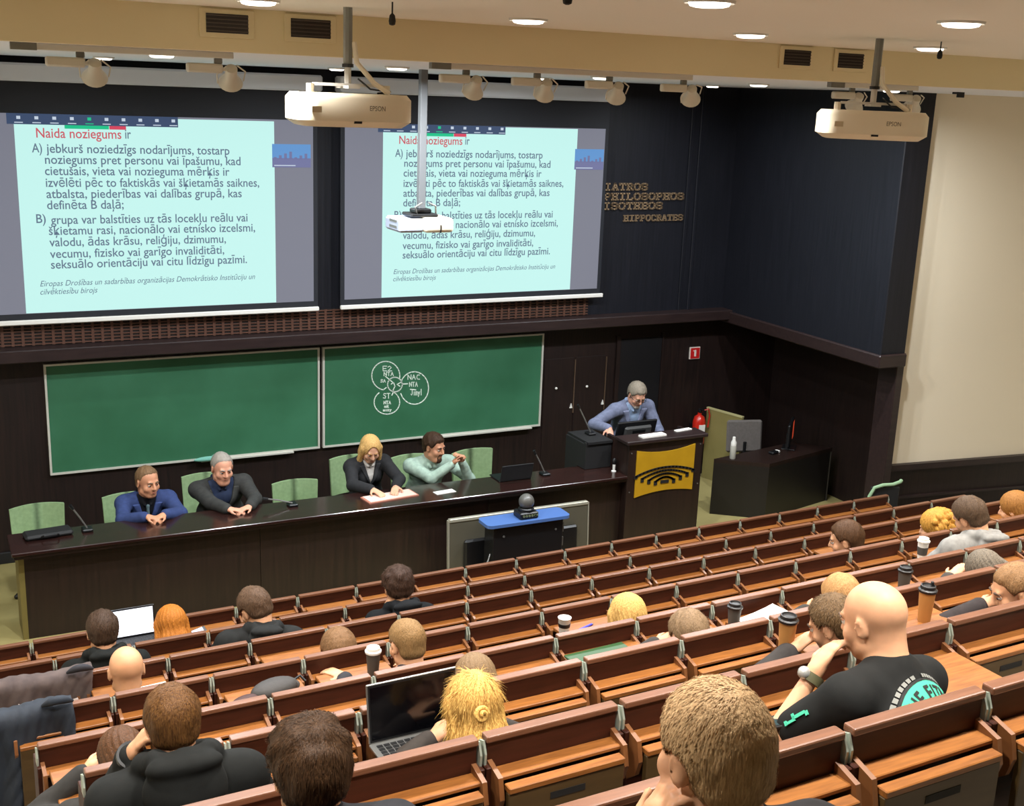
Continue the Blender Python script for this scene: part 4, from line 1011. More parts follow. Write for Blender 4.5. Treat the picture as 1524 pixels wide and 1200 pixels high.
    if kind == 'suit':
        zb, aw = top[3], top[4]       # height of the top button along the torso, opening slope
        def vcut(off, e=0.):
            def f(P, D):
                q = (P - hipc) @ RT
                c = np.maximum(np.abs(q[..., 0]) - aw * (q[..., 2] - zb * tl) + off, np.maximum(.02 - q[..., 1], q[..., 1] - .16 * g - .02)); return np.maximum(D, -c)
            return f
        G2 = Field(vox); torso(G2, .007, arms=0)
        for s_ in (-1, 1): G2.cap(C7 + sx * s_ * .066 + tz * .05 - ty * .01, C7 + ty * .105 + sx * s_ * .024 - tz * .012, .017, .015, .01)
        G2.cap(C7 - sx * .062 + tz * .055 - ty * .03, C7 + sx * .062 + tz * .055 - ty * .03, .018, .018, .02)
        link_mesh('shirt', G2.mesh('shirt'), cloth(top[2]), o)
        Lp = Field(vox); torso(Lp, .027, arms=0); 
        def lap(P, D):
            q = (P - hipc) @ RT; bnd = np.abs(q[..., 0]) - aw * (q[..., 2] - zb * tl)
            wdt = .014 + .2 * np.clip(q[..., 2] - zb * tl, 0, .3)
            return np.maximum(np.maximum(D, np.maximum(-bnd + .001, bnd - wdt)), np.maximum(np.maximum(.03 - q[..., 1], q[..., 1] - .17 * g - .02), q[..., 2] - tl * .99))
        Lp.mods.append(lap); G.mods.append(vcut(0.))
        lm = link_mesh('lapels', Lp.mesh('lapels'), cloth(tuple(min(255, int(v * 1.14) + 3) for v in tc)), o)
        if len(top) > 5 and top[5]:
            a_ = C7 + ty * .118 - tz * .02; b_ = hipc + tz * (zb * tl) + ty * (.118 * g + .03)
            Tm = Field(.005); m_ = (a_ + b_) / 2 + ty * .028
            Tm.ell(a_, V3(.017, .012, .02), RT, .01).cap(a_, m_, .012, .017, .01).cap(m_, b_, .017, .02, .01)
            link_mesh('tie', Tm.mesh('tie'), cloth(top[5]), o)
        for q in (.0, -.09):
            c_ = hipc + tz * (zb * tl + q) + ty * (.115 * g + .026) + sx * .012
            B().sphere(tuple(c_), .008, u=8, v=6).obj('button', M_black, o, True)
    gm = link_mesh({'hoodie': 'hoodie', 'jumper': 'jumper', 'parka': 'hooded_jacket', 'tee': 'tee_shirt', 'shirt': 'shirt', 'suit': 'jacket'}[kind], G.mesh('top'), cloth(tc), o)
    if legs:
        Lg = Field(.011); legs_(Lg, .013); Lg.ell(hipc, V3(.155 * g, .118 * g, .11) + .008, RT, .03)
        link_mesh('trousers', Lg.mesh('trousers'), cloth(trousers), o)
        for a_ in (AL, AR):
            Sh = Field(.011); Sh.cap(a_ + V3(0, -.03, -.045), a_ + V3(0, .16, -.052), .04, .036, .02).cap(a_, a_ + V3(0, 0, -.04), .046, .044, .02)
            link_mesh('shoe', Sh.mesh('shoe'), mat('shoe black', (24, 22, 22), .4), o)
    # --- hair
    hk = hair[0]
    def qh(P): return ((P - Hc) @ RH) / hs
    hm = hairmat(hair[1], hair[2]) if hk != 'bald' else None
    hv = min(vox, .006); ho = None
    if hk in ('short', 'crop', 'balding', 'tousled'):
        th = {'short': .014, 'crop': .008, 'balding': .005, 'tousled': .022}[hk]
        N = Field(hv); N.ell(hd(0, -.014, .033), (V3(.0765, .097, .089) + th) * hs, RH)
        N.ell(hd(0, -.05, -.03), (V3(.060, .05, .05) + th * .6) * hs, RH, .02)
        if hk == 'tousled':
            r = np.random.RandomState(seed)
            for _ in range(16):
                a_, z_ = r.rand() * 6.28, .4 + r.rand() * .6; rr_ = math.sqrt(max(0, 1 - z_ * z_))
                N.ell(hd(.078 * rr_ * math.sin(a_), -.014 + .095 * rr_ * math.cos(a_), .035 + .09 * z_), V3(.022, .03, .014) * hs, RH @ rz_(-a_), .02)
        up = .05 if hk == 'balding' else 0.
        def cut(P, D):
            q = qh(P); y = q[..., 1]; s_ = np.clip((y + .045) / .125, 0, 1)
            line = -.070 + (.142 + up) * s_ ** 1.15 - .020 * np.exp(-((y - .012) / .012) ** 2) * (np.abs(q[..., 0]) > .05)
            line = line + (np.abs(q[..., 0]) / .075) ** 2 * (.0 if hk != 'balding' else .03) * s_
            line = line + s_ ** 2 * .026 * np.exp(-((np.abs(q[..., 0]) - .048) / .016) ** 2) + .004 * np.sin(q[..., 0] * 170 + seed) * s_
            d2 = (line - q[..., 2]) * hs * .8
            D = D + (th + .001) * hs * np.clip(1 - (q[..., 2] - line) / .035, 0, 1) ** 1.5
            ear = np.linalg.norm((q - np.array([0, -.002, -.006])) * np.array([0, 1, .8]), axis=-1) - .031
            d2 = np.maximum(d2, np.where(np.abs(q[..., 0]) > .05, -ear * hs, -1))
            return np.maximum(D, d2)
        N.mods.append(wrinkle(.003 if hk != 'tousled' else .004, 70, seed, (1, 1, .5))); N.mods.append(cut)
        ho = link_mesh('hair', N.mesh('hair'), hm, o)
    elif hk in ('long', 'bob', 'bun', 'ponytail', 'curly'):
        N = Field(hv); N.ell(hd(0, -.016, .034), V3(.091, .108, .101) * hs, RH)
        if hk == 'long':
            for (x, y, z, a_, b_) in [(0, -.075, -.10, .085, .05), (0, -.085, -.19, .085, .042), (.03, -.08, -.25, .05, .035), (-.04, -.08, -.24, .045, .035)]: N.ell(hd(x, y, z), V3(a_, b_, .11) * hs, RH, .03)
            for s_ in (-1, 1): N.cap(hd(s_ * .082, -.01, .02), hd(s_ * .088, -.03, -.15), .022 * hs, .026 * hs, .03)
        elif hk == 'bob':
            N.ell(hd(0, -.055, -.06), V3(.09, .06, .11) * hs, RH, .03)
            for s_ in (-1, 1): N.cap(hd(s_ * .080, .015, .03), hd(s_ * .088, .012, -.12), .024 * hs, .028 * hs, .03)
        elif hk == 'bun':
            N.ell(hd(0, -.05, -.02), V3(.078, .06, .07) * hs, RH, .03); N.ell(hd(.0, -.125, .03), V3(.05, .04, .045) * hs, RH, .01)
        elif hk == 'ponytail':
            N.ell(hd(0, -.05, -.02), V3(.076, .06, .065) * hs, RH, .03); N.cap(hd(.02, -.11, .02), hd(.05, -.15, -.06), .026 * hs, .022 * hs, .015).cap(hd(.05, -.15, -.06), hd(.06, -.13, -.15), .022 * hs, .008 * hs, .015)
        elif hk == 'curly':
            r = np.random.RandomState(seed)
            N.ell(hd(0, -.05, -.04), V3(.09, .07, .09) * hs, RH, .03)
            for _ in range(46):
                a_ = r.rand() * 6.28; z_ = -.9 + 1.9 * r.rand(); rr_ = math.sqrt(max(0, 1 - z_ * z_))
                N.ell(hd(.095 * rr_ * math.sin(a_), -.03 - .10 * rr_ * abs(math.cos(a_)), .02 + .10 * z_), .022 * hs, RH, .008)
        fr = np.array([0, .105, -.018 if face else -.035]); fz = .118 if face else .10
        def cut2(P, D):
            q = qh(P); f_ = np.linalg.norm((q - fr) / np.array([.060 if face else .066, .085, fz]), axis=-1) - 1; return np.maximum(D, -f_ * .07 * hs)
        def groove(P, D):
            q = qh(P); a_ = np.arctan2(q[..., 0], -q[..., 1] - .01); z_ = q[..., 2]
            return D + hs * (.0022 * np.sin(a_ * 26 + 2.2 * np.sin(z_ * 30) + seed) + .0016 * np.sin(a_ * 47 + z_ * 40))
        N.mods.append(groove); N.mods.append(cut2); ho = link_mesh('hair', N.mesh('hair'), hairmat(hair[1], hair[2], (40, 40, 3)), o)
    elif hk == 'bald': pass
    if ho is not None and hk in ('short', 'crop', 'balding', 'tousled') and extra_fuzz: fuzz(dict(hair=ho, RH=RH, hs=hs, Hc=Hc), extra_fuzz, {'short': .013, 'crop': .006, 'balding': .010, 'tousled': .022}[hk], .85, wd=.0014, seed=seed)
    # --- face
    if face:
        for s_ in (-1, 1):
            e_ = B().sphere(tuple(hd(s_ * .031, .0765, .006)), .0125 * hs, u=12, v=8).obj('eye', M_eyew, o, True)
            d_ = RH @ nrm(V3(0, 1, -.25)); B().sphere(tuple(hd(s_ * .031, .0765, .006) + d_ * .0088 * hs), .0068 * hs, u=10, v=6).obj('iris', M_iris, e_, True)
            eb_ = Field(.003); eb_.cap(hd(s_ * .016, .0915, .024), hd(s_ * .033, .0905, .029), .0055 * hs, .0058 * hs, .004).cap(hd(s_ * .033, .0905, .029), hd(s_ * .05, .078, .023), .0045 * hs, .003 * hs, .004)
            link_mesh('eyebrow', eb_.mesh('eyebrow'), mat('brow %d' % hair[2][0], hair[2] if hk != 'bald' else (90, 70, 55), .8), o)
            li = Field(.003); li.cap(hd(s_ * .046, .076, .014), hd(s_ * .031, .0885, .0135), .0035 * hs, .004 * hs, .004).cap(hd(s_ * .031, .0885, .0135), hd(s_ * .017, .083, .009), .004 * hs, .003 * hs, .004)
            link_mesh('eyelid', li.mesh('eyelid'), sk, o)
        lp = Field(.003); lp.cap(hd(-.020, .083, -.0605), hd(0, .0905, -.058), .004 * hs, .0052 * hs, .004).cap(hd(.020, .083, -.0605), hd(0, .0905, -.058), .004 * hs, .0052 * hs, .004)
        link_mesh('mouth', lp.mesh('mouth'), M_lips, o)
    if extra: extra(o, dict(hd=hd, RH=RH, C7=C7, RT=RT, tz=tz, ty=ty, sx=sx, hipc=hipc, tl=tl, WL=WL, WR=WR, EL=EL, ER=ER, SL=SL, SR=SR, hs=hs, Hc=Hc, hair=ho, hm=hm, G=G, t=t))
    return o

def fuzz(c, n, L, droop, wd=.0011, seed=3, up=None, jit=.2):
    """thin tapering locks standing on a hair mesh, joined to it as one mesh"""
    ho, RH, hs, Hc = c['hair'], c['RH'], c['hs'], c['Hc']; me = ho.data; r = np.random.RandomState(seed)
    nv = len(me.vertices); co = np.empty(nv * 3, np.float32); no = np.empty(nv * 3, np.float32); me.vertices.foreach_get('co', co)
    me.vertex_normals.foreach_get('vector', no) if hasattr(me, 'vertex_normals') else me.vertices.foreach_get('normal', no)
    co = co.reshape(-1, 3); no = no.reshape(-1, 3)
    ids = r.randint(0, nv, n); P = co[ids] + r.randn(n, 3) * .0012; N = no[ids]
    down = -(RH @ V3(0, .0, 1.)); q = (P - Hc) @ RH
    crown = Hc + RH @ (V3(0.01, -.05, .115) * hs)
    out = P - crown; out /= np.maximum(np.linalg.norm(out, axis=1, keepdims=True), 1e-6)
    tan = out - N * (out * N).sum(1, keepdims=True); tan /= np.maximum(np.linalg.norm(tan, axis=1, keepdims=True), 1e-6)
    D = tan * droop + N * (1 - droop) + r.randn(n, 3) * jit; D /= np.linalg.norm(D, axis=1, keepdims=True)
    S = np.cross(D, N); S /= np.maximum(np.linalg.norm(S, axis=1, keepdims=True), 1e-6)
    Ls = L * (.6 + .7 * r.rand(n, 1)); seg = 3
    rings = []
    for i in range(seg + 1):
        f = i / seg; c_ = P + D * Ls * f - N * (Ls * .16 * f * f) * droop; w_ = wd * (1 - .85 * f)
        rings.append((c_ - S * w_, c_ + S * w_))
    vs = np.concatenate([np.stack(rr_, 1).reshape(-1, 3) for rr_ in rings]); nn = 2 * n; Fs = []
    b_ = np.arange(n) * 2
    for i in range(seg): Fs.append(np.stack([b_ + i * nn, b_ + 1 + i * nn, b_ + 1 + (i + 1) * nn, b_ + (i + 1) * nn], 1))
    Fs = np.concatenate(Fs)
    nf = len(me.polygons); fo = np.empty(nf * 4, np.int32); me.loops.foreach_get('vertex_index', fo); fo = fo.reshape(-1, 4)
    m2 = raw_mesh('hair', np.concatenate([co, vs]), np.concatenate([fo, Fs + nv])); m2.materials.append(me.materials[0]); ho.data = m2

def band_around(c, W, E, r, m, name, o, t=.012):
    d = nrm(W - E); M_ = Vector((0, 0, 1)).rotation_difference(Vector(d)).to_matrix()
    return B().lathe([(r, -t), (r + .004, -t), (r + .004, t), (r, t)], c=tuple(W - d * .03), M=M_, seg=20).obj(name, m, o, True)

SKL = (222, 168, 130); SKM = (208, 150, 112)
AUD = 'people in the audience seats'
def aud(seat, crown, label, **kw):
    loc = V3(*seat) - V3(0, 0, .35); T = (V3(*crown) - loc) * K
    return person(label, AUD, tuple(loc), 0.0, T, **kw)

def wristband_r7(o, c): band_around(c, c['WL'] + nrm(c['WL'] - c['EL']) * .034, c['EL'], .040, M_black, 'wristband', o, .014)
aud((1.00, 7.72, 1.01), (1.00, 8.02, 1.66), 'person with short brown hair in a black hoodie beside the left laptop', hs=1.05, pitch=.3, hair=('short', (78, 60, 46), (50, 38, 30)), top=('hoodie', (20, 21, 19)), seed=11)
aud((1.68, 8.77, .65), (1.68, 9.22, 1.08), 'person with long ginger hair facing the glowing laptop in front', hs=1.15, pitch=.45, hair=('long', (190, 122, 54), (140, 84, 38)), top=('jumper', (60, 60, 70)), shw=.16, seed=12, female=True)
aud((2.03, 7.75, 1.01), (2.03, 8.05, 1.65), 'person with cropped brown hair in a dark grey hooded jacket, head bowed to the left', hs=1.1, pitch=.55, yaw=.5, roll=-.1, hair=('short', (104, 82, 64), (70, 54, 42)), top=('parka', (34, 34, 33)), seed=13, shw=.2)
aud((3.22, 7.79, 1.01), (3.22, 8.11, 1.61), 'person with wavy brown hair in a black hoodie leaning a cheek on one hand', hs=1.08, pitch=.3, hair=('tousled', (74, 54, 42), (46, 34, 28)), top=('hoodie', (19, 20, 23)), wl=('h', -.085, .06, -.17), dl=(.1, -.15, 1), nl=(-1, .3, 0), seed=14)
aud((1.01, 6.64, 1.38), (1.01, 7.06, 1.83), 'bald person near the aisle, seated behind the black hoodie', hs=1.13, pitch=.2, skinc=(214, 156, 116), hair=('bald', (0, 0, 0), (90, 70, 50)), top=('jumper', (46, 44, 46)), seed=15)
aud((.67, 3.42, 2.66), (.67, 3.72, 3.27), 'person in a black hoodie with a black wristband, hand behind the left ear', hs=.90, pitch=.25, hair=('short', (108, 76, 44), (70, 48, 30)), top=('hoodie', (23, 24, 23)), wl=('h', -.125, .07, -.10), dl=(.35, -.35, .9), nl=(-.9, .3, .2), polel=(-.35, .2, -1), vox=.006, seed=16, shw=.185, curl=.9, extra_fuzz=0, extra=lambda o, c: (wristband_r7(o, c), fuzz(c, 6000, .008, .975, jit=.05, seed=4)))
aud((.67, 4.50, 2.22), (.67, 5.02, 2.42), 'person with brown hair bent low over the desk at the aisle', hs=.97, pitch=.9, hair=('ponytail', (96, 66, 44), (58, 42, 32)), top=('jumper', (50, 48, 46)), seed=17)
aud((.82, 2.38, 3.10), (.82, 2.66, 3.66), 'person with thick dark brown hair cut off by the bottom edge', hs=.93, pitch=.2, hair=('tousled', (70, 50, 33), (44, 32, 22)), top=('jumper', (40, 40, 44)), vox=.007, seed=18, extra_fuzz=0, extra=lambda o, c: fuzz(c, 9000, .013, .955, jit=.09, seed=5))
aud((1.23, 1.32, 3.54), (1.23, 1.54, 4.23), 'person with short sandy grey hair at the bottom centre, hand on the left cheek', hs=.93, pitch=.14, yaw=.1, hair=('short', (208, 176, 136), (164, 134, 100)), top=('jumper', (52, 50, 52)), wl=('h', -.115, .05, -.17), dl=(.2, -.05, 1), nl=(-.9, .2, .1), polel=(-.7, .4, -.8), vox=.006, seed=19, curl=.8, extra_fuzz=0, extra=lambda o, c: fuzz(c, 15000, .009, .975, wd=.0011, jit=.05, seed=6))

M_teal = mat('teal print', (64, 176, 142), .8); M_printblack = mat('black print', (22, 24, 22), .8); M_printwhite = mat('grey white print', (128, 128, 122), .8)
def tee_print(o, c):
    """round print lying on the back of the shirt: disc, ring and lettering set along the ring"""
    tee = [q for q in o.children if q.name.startswith('tee_shirt')][0]
    dg = bpy.context.evaluated_depsgraph_get(); 
    from mathutils.bvhtree import BVHTree
    me = tee.data; bv = BVHTree.FromPolygons([v.co.copy() for v in me.vertices], [tuple(p.vertices) for p in me.polygons])
    ctr = c['C7'] - c['tz'] * .20 + c['sx'] * .005; X, Z, Y = Vector(c['sx']), Vector(c['tz']), Vector(c['ty'])
    def onto(u, v, lift):
        p = Vector(ctr) + X * u + Z * v - Y * .5
        h = bv.ray_cast(p, Y)
        return (h[0] if h[0] is not None else p + Y * .38) - Y * lift
    b = B(); n = 48; m_ = 12; R0 = .165
    for i in range(n):
        for j in range(m_):
            a0, a1 = 2 * PI * i / n, 2 * PI * (i + 1) / n; r0, r1 = R0 * j / m_, R0 * (j + 1) / m_
            pts = [onto(r * math.sin(a), r * math.cos(a), .004) for r, a in ((r0, a0), (r1, a0), (r1, a1), (r0, a1))]
            if j == 0: pts = pts[1:3] + [pts[0]]
            try: b.quad(*[tuple(p) for p in pts])
            except Exception: pass
    bmesh.ops.remove_doubles(b.bm, verts=b.bm.verts[:], dist=1e-5); disc = b.obj('print_disc', M_teal, tee, True)
    for (ra, rb, a0, a1, m, nm, lift) in [(.165, .172, -180, 180, M_printblack, 'print_ring', .005), (.174, .185, -76, -6, M_printwhite, 'print_arc', .005), (.174, .185, 4, 56, M_printwhite, 'print_arc', .005)]:
        b = B(); k_ = 40
        for i in range(k_):
            if nm == 'print_arc' and i % 4 == 3: continue
            q0, q1 = math.radians(a0 + (a1 - a0) * i / k_), math.radians(a0 + (a1 - a0) * (i + 1) / k_)
            b.quad(*[tuple(onto(r * math.sin(a), r * math.cos(a), lift)) for r, a in ((ra, q0), (rb, q0), (rb, q1), (ra, q1))])
        b.obj(nm, m, tee)
    s = 'ROGUE FITNESS'; a = -88
    wch = {'I': 6, ' ': 7}
    for ch in s:
        adv = wch.get(ch, 14.2)
        if ch != ' ':
            am = math.radians(a + adv / 2)
            cu = bpy.data.curves.new('t', 'FONT'); cu.body = ch; cu.size = .060; cu.offset = .0016; cu.align_x = 'CENTER'; cu.resolution_u = 2
            tt = bpy.data.objects.new('t', cu); COL.objects.link(tt); m0 = bpy.data.meshes.new_from_object(tt.evaluated_get(bpy.context.evaluated_depsgraph_get()))
            bpy.data.objects.remove(tt)
            for v in m0.vertices:
                u_, v_ = v.co.x * .82, v.co.y + .109
                v.co = onto(u_ * math.cos(am) + v_ * math.sin(am), -u_ * math.sin(am) + v_ * math.cos(am), .0065)
            link_mesh('print_lettering', m0, M_printblack, disc)
        a += adv
    # sleeve mark, watch and the thing held
    SL, EL = c['SL'], c['EL']; d = nrm(EL - SL); out = nrm(np.cross(d, V3(0, 1, 0.2)))
    if out[0] > 0: out = -out
    p = SL + d * .13 + out * .064; Mx = np.stack([np.cross(out, d), d, out], 1)
    b = B()
    for (u, v_, w_, h_) in [(0, 0, .005, .022), (.006, .032, .004, .016), (-.006, .02, .007, .004), (.006, -.026, .007, .005), (.004, .05, .007, .004)]:
        q = [Vector(p + Mx @ V3(u + a_ * w_, v_ + b_ * h_, 0)) for a_, b_ in ((-1, -1), (1, -1), (1, 1), (-1, 1))]
        b.prism([tuple(x) for x in q], tuple(out * .004))
    b.obj('sleeve_print', M_teal, tee)
    st = band_around(c, c['WL'], c['EL'], .034, mat('olive watch strap', (84, 80, 52), .7), 'watch', o, .014)
    d = nrm(c['WL'] - c['EL']); n_ = nrm(np.cross(d, V3(0, 1, 0))); n_ = -n_ if n_[0] > 0 else n_
    B().sphere(tuple(c['WL'] - d * .03 + n_ * .036), .02, u=12, v=8).obj('watch_face', mat('watch silver', (196, 196, 192), .3, .5), st, True)
aud((2.90, 2.43, 3.10), (2.90, 2.85, 3.65), 'bald person in a black tee shirt with a round teal print, chin on one hand', hs=1.01, pitch=.32, yaw=.26, shoulder_yaw=.3, skinc=(222, 166, 128), hair=('bald', (0, 0, 0), (110, 84, 60)), top=('tee', (28, 28, 27)), girth=1.1, shw=.20, vox=.006, seed=20,
    wl=(-.15, .40, .50), dl=(.62, .12, .6), nl=(-.7, .3, .5), polel=(-.8, -.1, -1), wr=(-.20, .38, .33), dr=(-1, .2, .08), nr=(0, .2, 1), poler=(.5, .2, -1), curl=1.0, face=True, extra=tee_print)
aud((3.84, 3.53, 2.66), (3.84, 4.05, 2.94), 'person with short brown hair leaning forward, just left of the bald head', hs=1.0, pitch=.45, yaw=.5, hair=('short', (112, 88, 62), (76, 60, 44)), top=('jumper', (56, 52, 50)), vox=.007, seed=21, face=True, extra=lambda o, c: fuzz(c, 2000, .012, .85, seed=7))
aud((4.95, 4.64, 2.22), (4.95, 5.16, 2.45), 'person with cropped fair hair directly behind the bald head', hs=1.12, pitch=.5, hair=('crop', (186, 144, 98), (146, 110, 74)), top=('jumper', (60, 56, 52)), seed=22)
aud((6.98, 6.84, 1.38), (6.98, 7.26, 1.79), 'person with smooth brown hair looking left in the middle rows', hs=1.15, pitch=.3, yaw=.75, hair=('short', (92, 66, 46), (66, 48, 34)), top=('jumper', (52, 44, 42)), seed=23, face=True)
aud((6.98, 5.79, 1.76), (6.98, 6.05, 2.40), 'person in a light grey hooded jacket with a dark crew cut', hs=1.08, pitch=.5, yaw=.25, roll=-.2, hair=('short', (100, 80, 62), (66, 54, 44)), top=('parka', (140, 137, 132)), seed=24, shw=.21)
aud((8.03, 6.87, 1.38), (8.03, 7.27, 1.76), 'person with curly golden hair in front of the light grey jacket', hs=1.15, pitch=.35, yaw=.5, hair=('curly', (206, 156, 78), (150, 106, 50)), top=('jumper', (80, 66, 50)), seed=25, shw=.16)
aud((8.91, 6.90, 1.38), (8.95, 7.20, 1.84), 'person with tied light brown hair in a mustard top at the right edge', hs=1.15, pitch=.3, yaw=.45, hair=('bun', (170, 120, 68), (120, 82, 46)), top=('jumper', (190, 144, 68)), shw=.21, girth=1.1, seed=26, female=True)
aud((6.19, 4.68, 2.22), (6.19, 5.20, 2.40), 'person with grey tied hair bent low in front of the far right face', hs=1.0, pitch=.7, yaw=.2, hair=('ponytail', (128, 116, 102), (72, 66, 60)), top=('jumper', (70, 64, 60)), shw=.16, seed=27)
aud((5.19, 3.57, 2.66), (5.16, 4.09, 2.89), 'person with a side view face cut off at the right edge', hs=1.05, pitch=.35, yaw=1.1, hair=('crop', (150, 116, 82), (110, 84, 60)), top=('jumper', (52, 46, 46)), seed=28, face=True)
aud((4.08, 5.69, 1.76), (4.08, 6.17, 2.04), 'person with a straight blonde bob in the middle of the seats', hs=1.1, pitch=.4, hair=('bob', (222, 184, 118), (156, 116, 64)), top=('jumper', (60, 58, 62)), shw=.16, seed=29, female=True)
aud((3.80, 4.60, 2.22), (3.80, 5.12, 2.42), 'person with rounded short ash brown hair, only the crown showing', hs=1.05, pitch=.45, hair=('short', (138, 114, 88), (110, 90, 70)), top=('jumper', (60, 56, 54)), seed=30)
aud((2.42, 6.69, 1.38), (2.42, 7.21, 1.63), 'person with light brown hair bent down, hands on the desk', hs=1.16, pitch=.6, hair=('short', (134, 102, 72), (104, 80, 58)), top=('jumper', (56, 54, 56)), seed=31)
aud((2.48, 5.64, 1.76), (2.48, 6.10, 2.17), 'person with close cropped brown hair beside the white lidded cup', hs=1.06, pitch=.3, yaw=.2, hair=('crop', (142, 112, 76), (112, 88, 60)), top=('jumper', (50, 50, 54)), seed=32, face=True,
    wl=(-.26, .56, .30), dl=(-.45, .75, .1), curl=.35)
aud((2.43, 4.56, 2.22), (2.43, 5.08, 2.42), 'person with parted greyish brown hair bowed behind the blonde clip', hs=1.0, pitch=.7, hair=('bob', (128, 104, 78), (98, 80, 60)), top=('jumper', (62, 58, 60)), shw=.16, seed=33)
def clip(o, c):
    b = B(); p = c['hd'](-.035, -.135, .005); Rm = c['RH']
    pts = [tuple(p + Rm @ (V3((.026 - .0012 * i) * math.cos(i * .55), -.010 - .0012 * i, (.026 - .0012 * i) * math.sin(i * .55)) * c['hs'])) for i in range(20)]
    b.tube(pts, [.009] * 16 + [.008, .007, .005, .003], seg=8)
    b.obj('hair_twist', c['hm'], c['hair'], True); fuzz(c, 5000, .05, .95, wd=.0012, seed=8)
aud((1.91, 3.46, 2.66), (1.91, 3.98, 2.95), 'person with long blonde hair and a twisted knot, facing the dark laptop', hs=1.02, pitch=.35, hair=('long', (226, 188, 116), (156, 110, 54)), top=('jumper', (60, 54, 50)), shw=.16, vox=.006, seed=34, female=True, extra=clip)

# ------------------------------------------------------------------ the panel and the lecturer
PAN = 'people seated at the panel desk'
def pan(seat, crown, label, **kw):
    loc = V3(*seat); d = (V3(*crown) - loc) * K
    return person(label, PAN, tuple(loc), PI, V3(-d[0], -d[1], d[2]), face=True, vox=.006, **kw)
def deskpt(seat, x, y, z): return tuple(np.array([-(x - seat[0]), -(y - seat[1]), z - seat[2]]) * K)
s = (2.02, 12.35, .56)
pan(s, (2.03, 12.12, 1.36), 'man in a blue suit with a grey tie, hands clasped on the desk', hs=1.16, pitch=.12, yaw=.38, skinc=(206, 146, 112), hair=('balding', (132, 104, 78), (100, 80, 60)), top=('suit', (54, 68, 112), (20, 20, 26), .22, .27, (92, 112, 118)), shw=.195, wl=deskpt(s, 2.11, 11.66, .985), wr=deskpt(s, 1.93, 11.66, .985), dl=(.8, .4, -.1), dr=(-.8, .4, -.1), polel=(-1, -.3, -.5), poler=(1, -.3, -.5), seed=41, curl=.7)
s = (2.83, 12.38, .58)
pan(s, (2.81, 12.12, 1.42), 'heavy man in a dark grey jacket and navy shirt, hands on the desk', hs=1.16, pitch=.22, yaw=.12, skinc=(218, 158, 130), hair=('balding', (168, 160, 150), (140, 132, 124)), top=('suit', (58, 58, 56), (42, 52, 76), .12, .32, None), girth=1.22, shw=.215, wl=deskpt(s, 2.97, 11.62, .975), wr=deskpt(s, 2.74, 11.62, .975), dl=(.85, .35, -.05), dr=(-.85, .35, -.05), polel=(-1, -.3, -.5), poler=(1, -.3, -.5), seed=42, curl=.5)
def badge(o, c): pass
s = (4.50, 12.36, .56)
pan(s, (4.47, 12.08, 1.44), 'blonde woman in a dark blazer reading papers on the desk', hs=1.08, pitch=.48, yaw=-.05, skinc=(222, 170, 138), hair=('bob', (222, 186, 126), (176, 136, 84)), top=('suit', (44, 44, 46), (220, 214, 208), .50, .26, None), girth=.94, shw=.168, female=True, wl=deskpt(s, 4.60, 11.66, .985), wr=deskpt(s, 4.33, 11.66, .985), dl=(.4, .8, -.05), dr=(-.3, .8, -.05), polel=(-1, -.2, -.5), poler=(1, -.2, -.5), seed=43, curl=.3)
def beard(o, c):
    hd, hs, RH = c['hd'], c['hs'], c['RH']; N = Field(.0035)
    N.ell(hd(0, .066, -.100), V3(.036, .034, .032) * hs, RH, .01); N.cap(hd(-.022, .086, -.044), hd(.022, .086, -.044), .0085 * hs, .0085 * hs, .006); N.cap(hd(-.025, .08, -.05), hd(-.026, .074, -.085), .006 * hs, .008 * hs, .006).cap(hd(.025, .08, -.05), hd(.026, .074, -.085), .006 * hs, .008 * hs, .006)
    link_mesh('beard', N.mesh('beard'), hairmat((72, 50, 36), (50, 36, 28)), o)
s = (5.22, 12.38, .56)
pan(s, (5.24, 12.10, 1.41), 'bearded man in a pale green shirt, hands clasped before his chin', hs=1.12, pitch=.18, yaw=.5, skinc=(206, 148, 116), hair=('short', (74, 54, 40), (50, 38, 30)), top=('shirt', (170, 194, 178)), girth=1.15, shw=.21, wl=deskpt(s, 5.48, 11.86, 1.13), wr=deskpt(s, 5.36, 11.83, 1.12), dl=(.35, .2, .7), dr=(-.5, .1, .7), nl=(-.8, -.3, .3), nr=(.8, -.3, .3), polel=(-.7, .3, -1), poler=(.8, .4, -1), seed=44, curl=1.0, extra=beard)
def glasses(o, c):
    hd, RH, hs = c['hd'], c['RH'], c['hs']; b = B()
    for s_ in (-1, 1):
        pts = [tuple(hd(s_ * .032 + .024 * math.cos(a), .100, .004 + .016 * math.sin(a))) for a in np.linspace(0, 2 * PI, 17)]
        b.tube(pts, .0026, seg=6)
        b.tube([tuple(hd(s_ * .056, .098, .008)), tuple(hd(s_ * .078, .06, .008)), tuple(hd(s_ * .084, -.01, .004))], .0024, seg=6)
    b.tube([tuple(hd(-.008, .101, .006)), tuple(hd(.008, .101, .006))], .0024, seg=6)
    b.obj('glasses', M_black, o, True)
    p = c['hipc'] + c['t'] * .56 + c['ty'] * .15 - c['sx'] * .09
    B().box(-.042, .042, -.006, .006, -.011, .011, M=Matrix.Translation(p) @ Matrix(c['RT']).to_4x4()).obj('name_badge', M_paper, o)
    N = Field(.0035); N.ell(hd(0, .064, -.096), V3(.036, .032, .028) * hs, RH, .01)
    link_mesh('beard', N.mesh('beard'), hairmat((186, 180, 172), (160, 152, 146)), o)
s = (7.99, 12.36, 0)
crown = (7.97, 12.06, 1.79)
d = (V3(*crown) - V3(*s)) * K
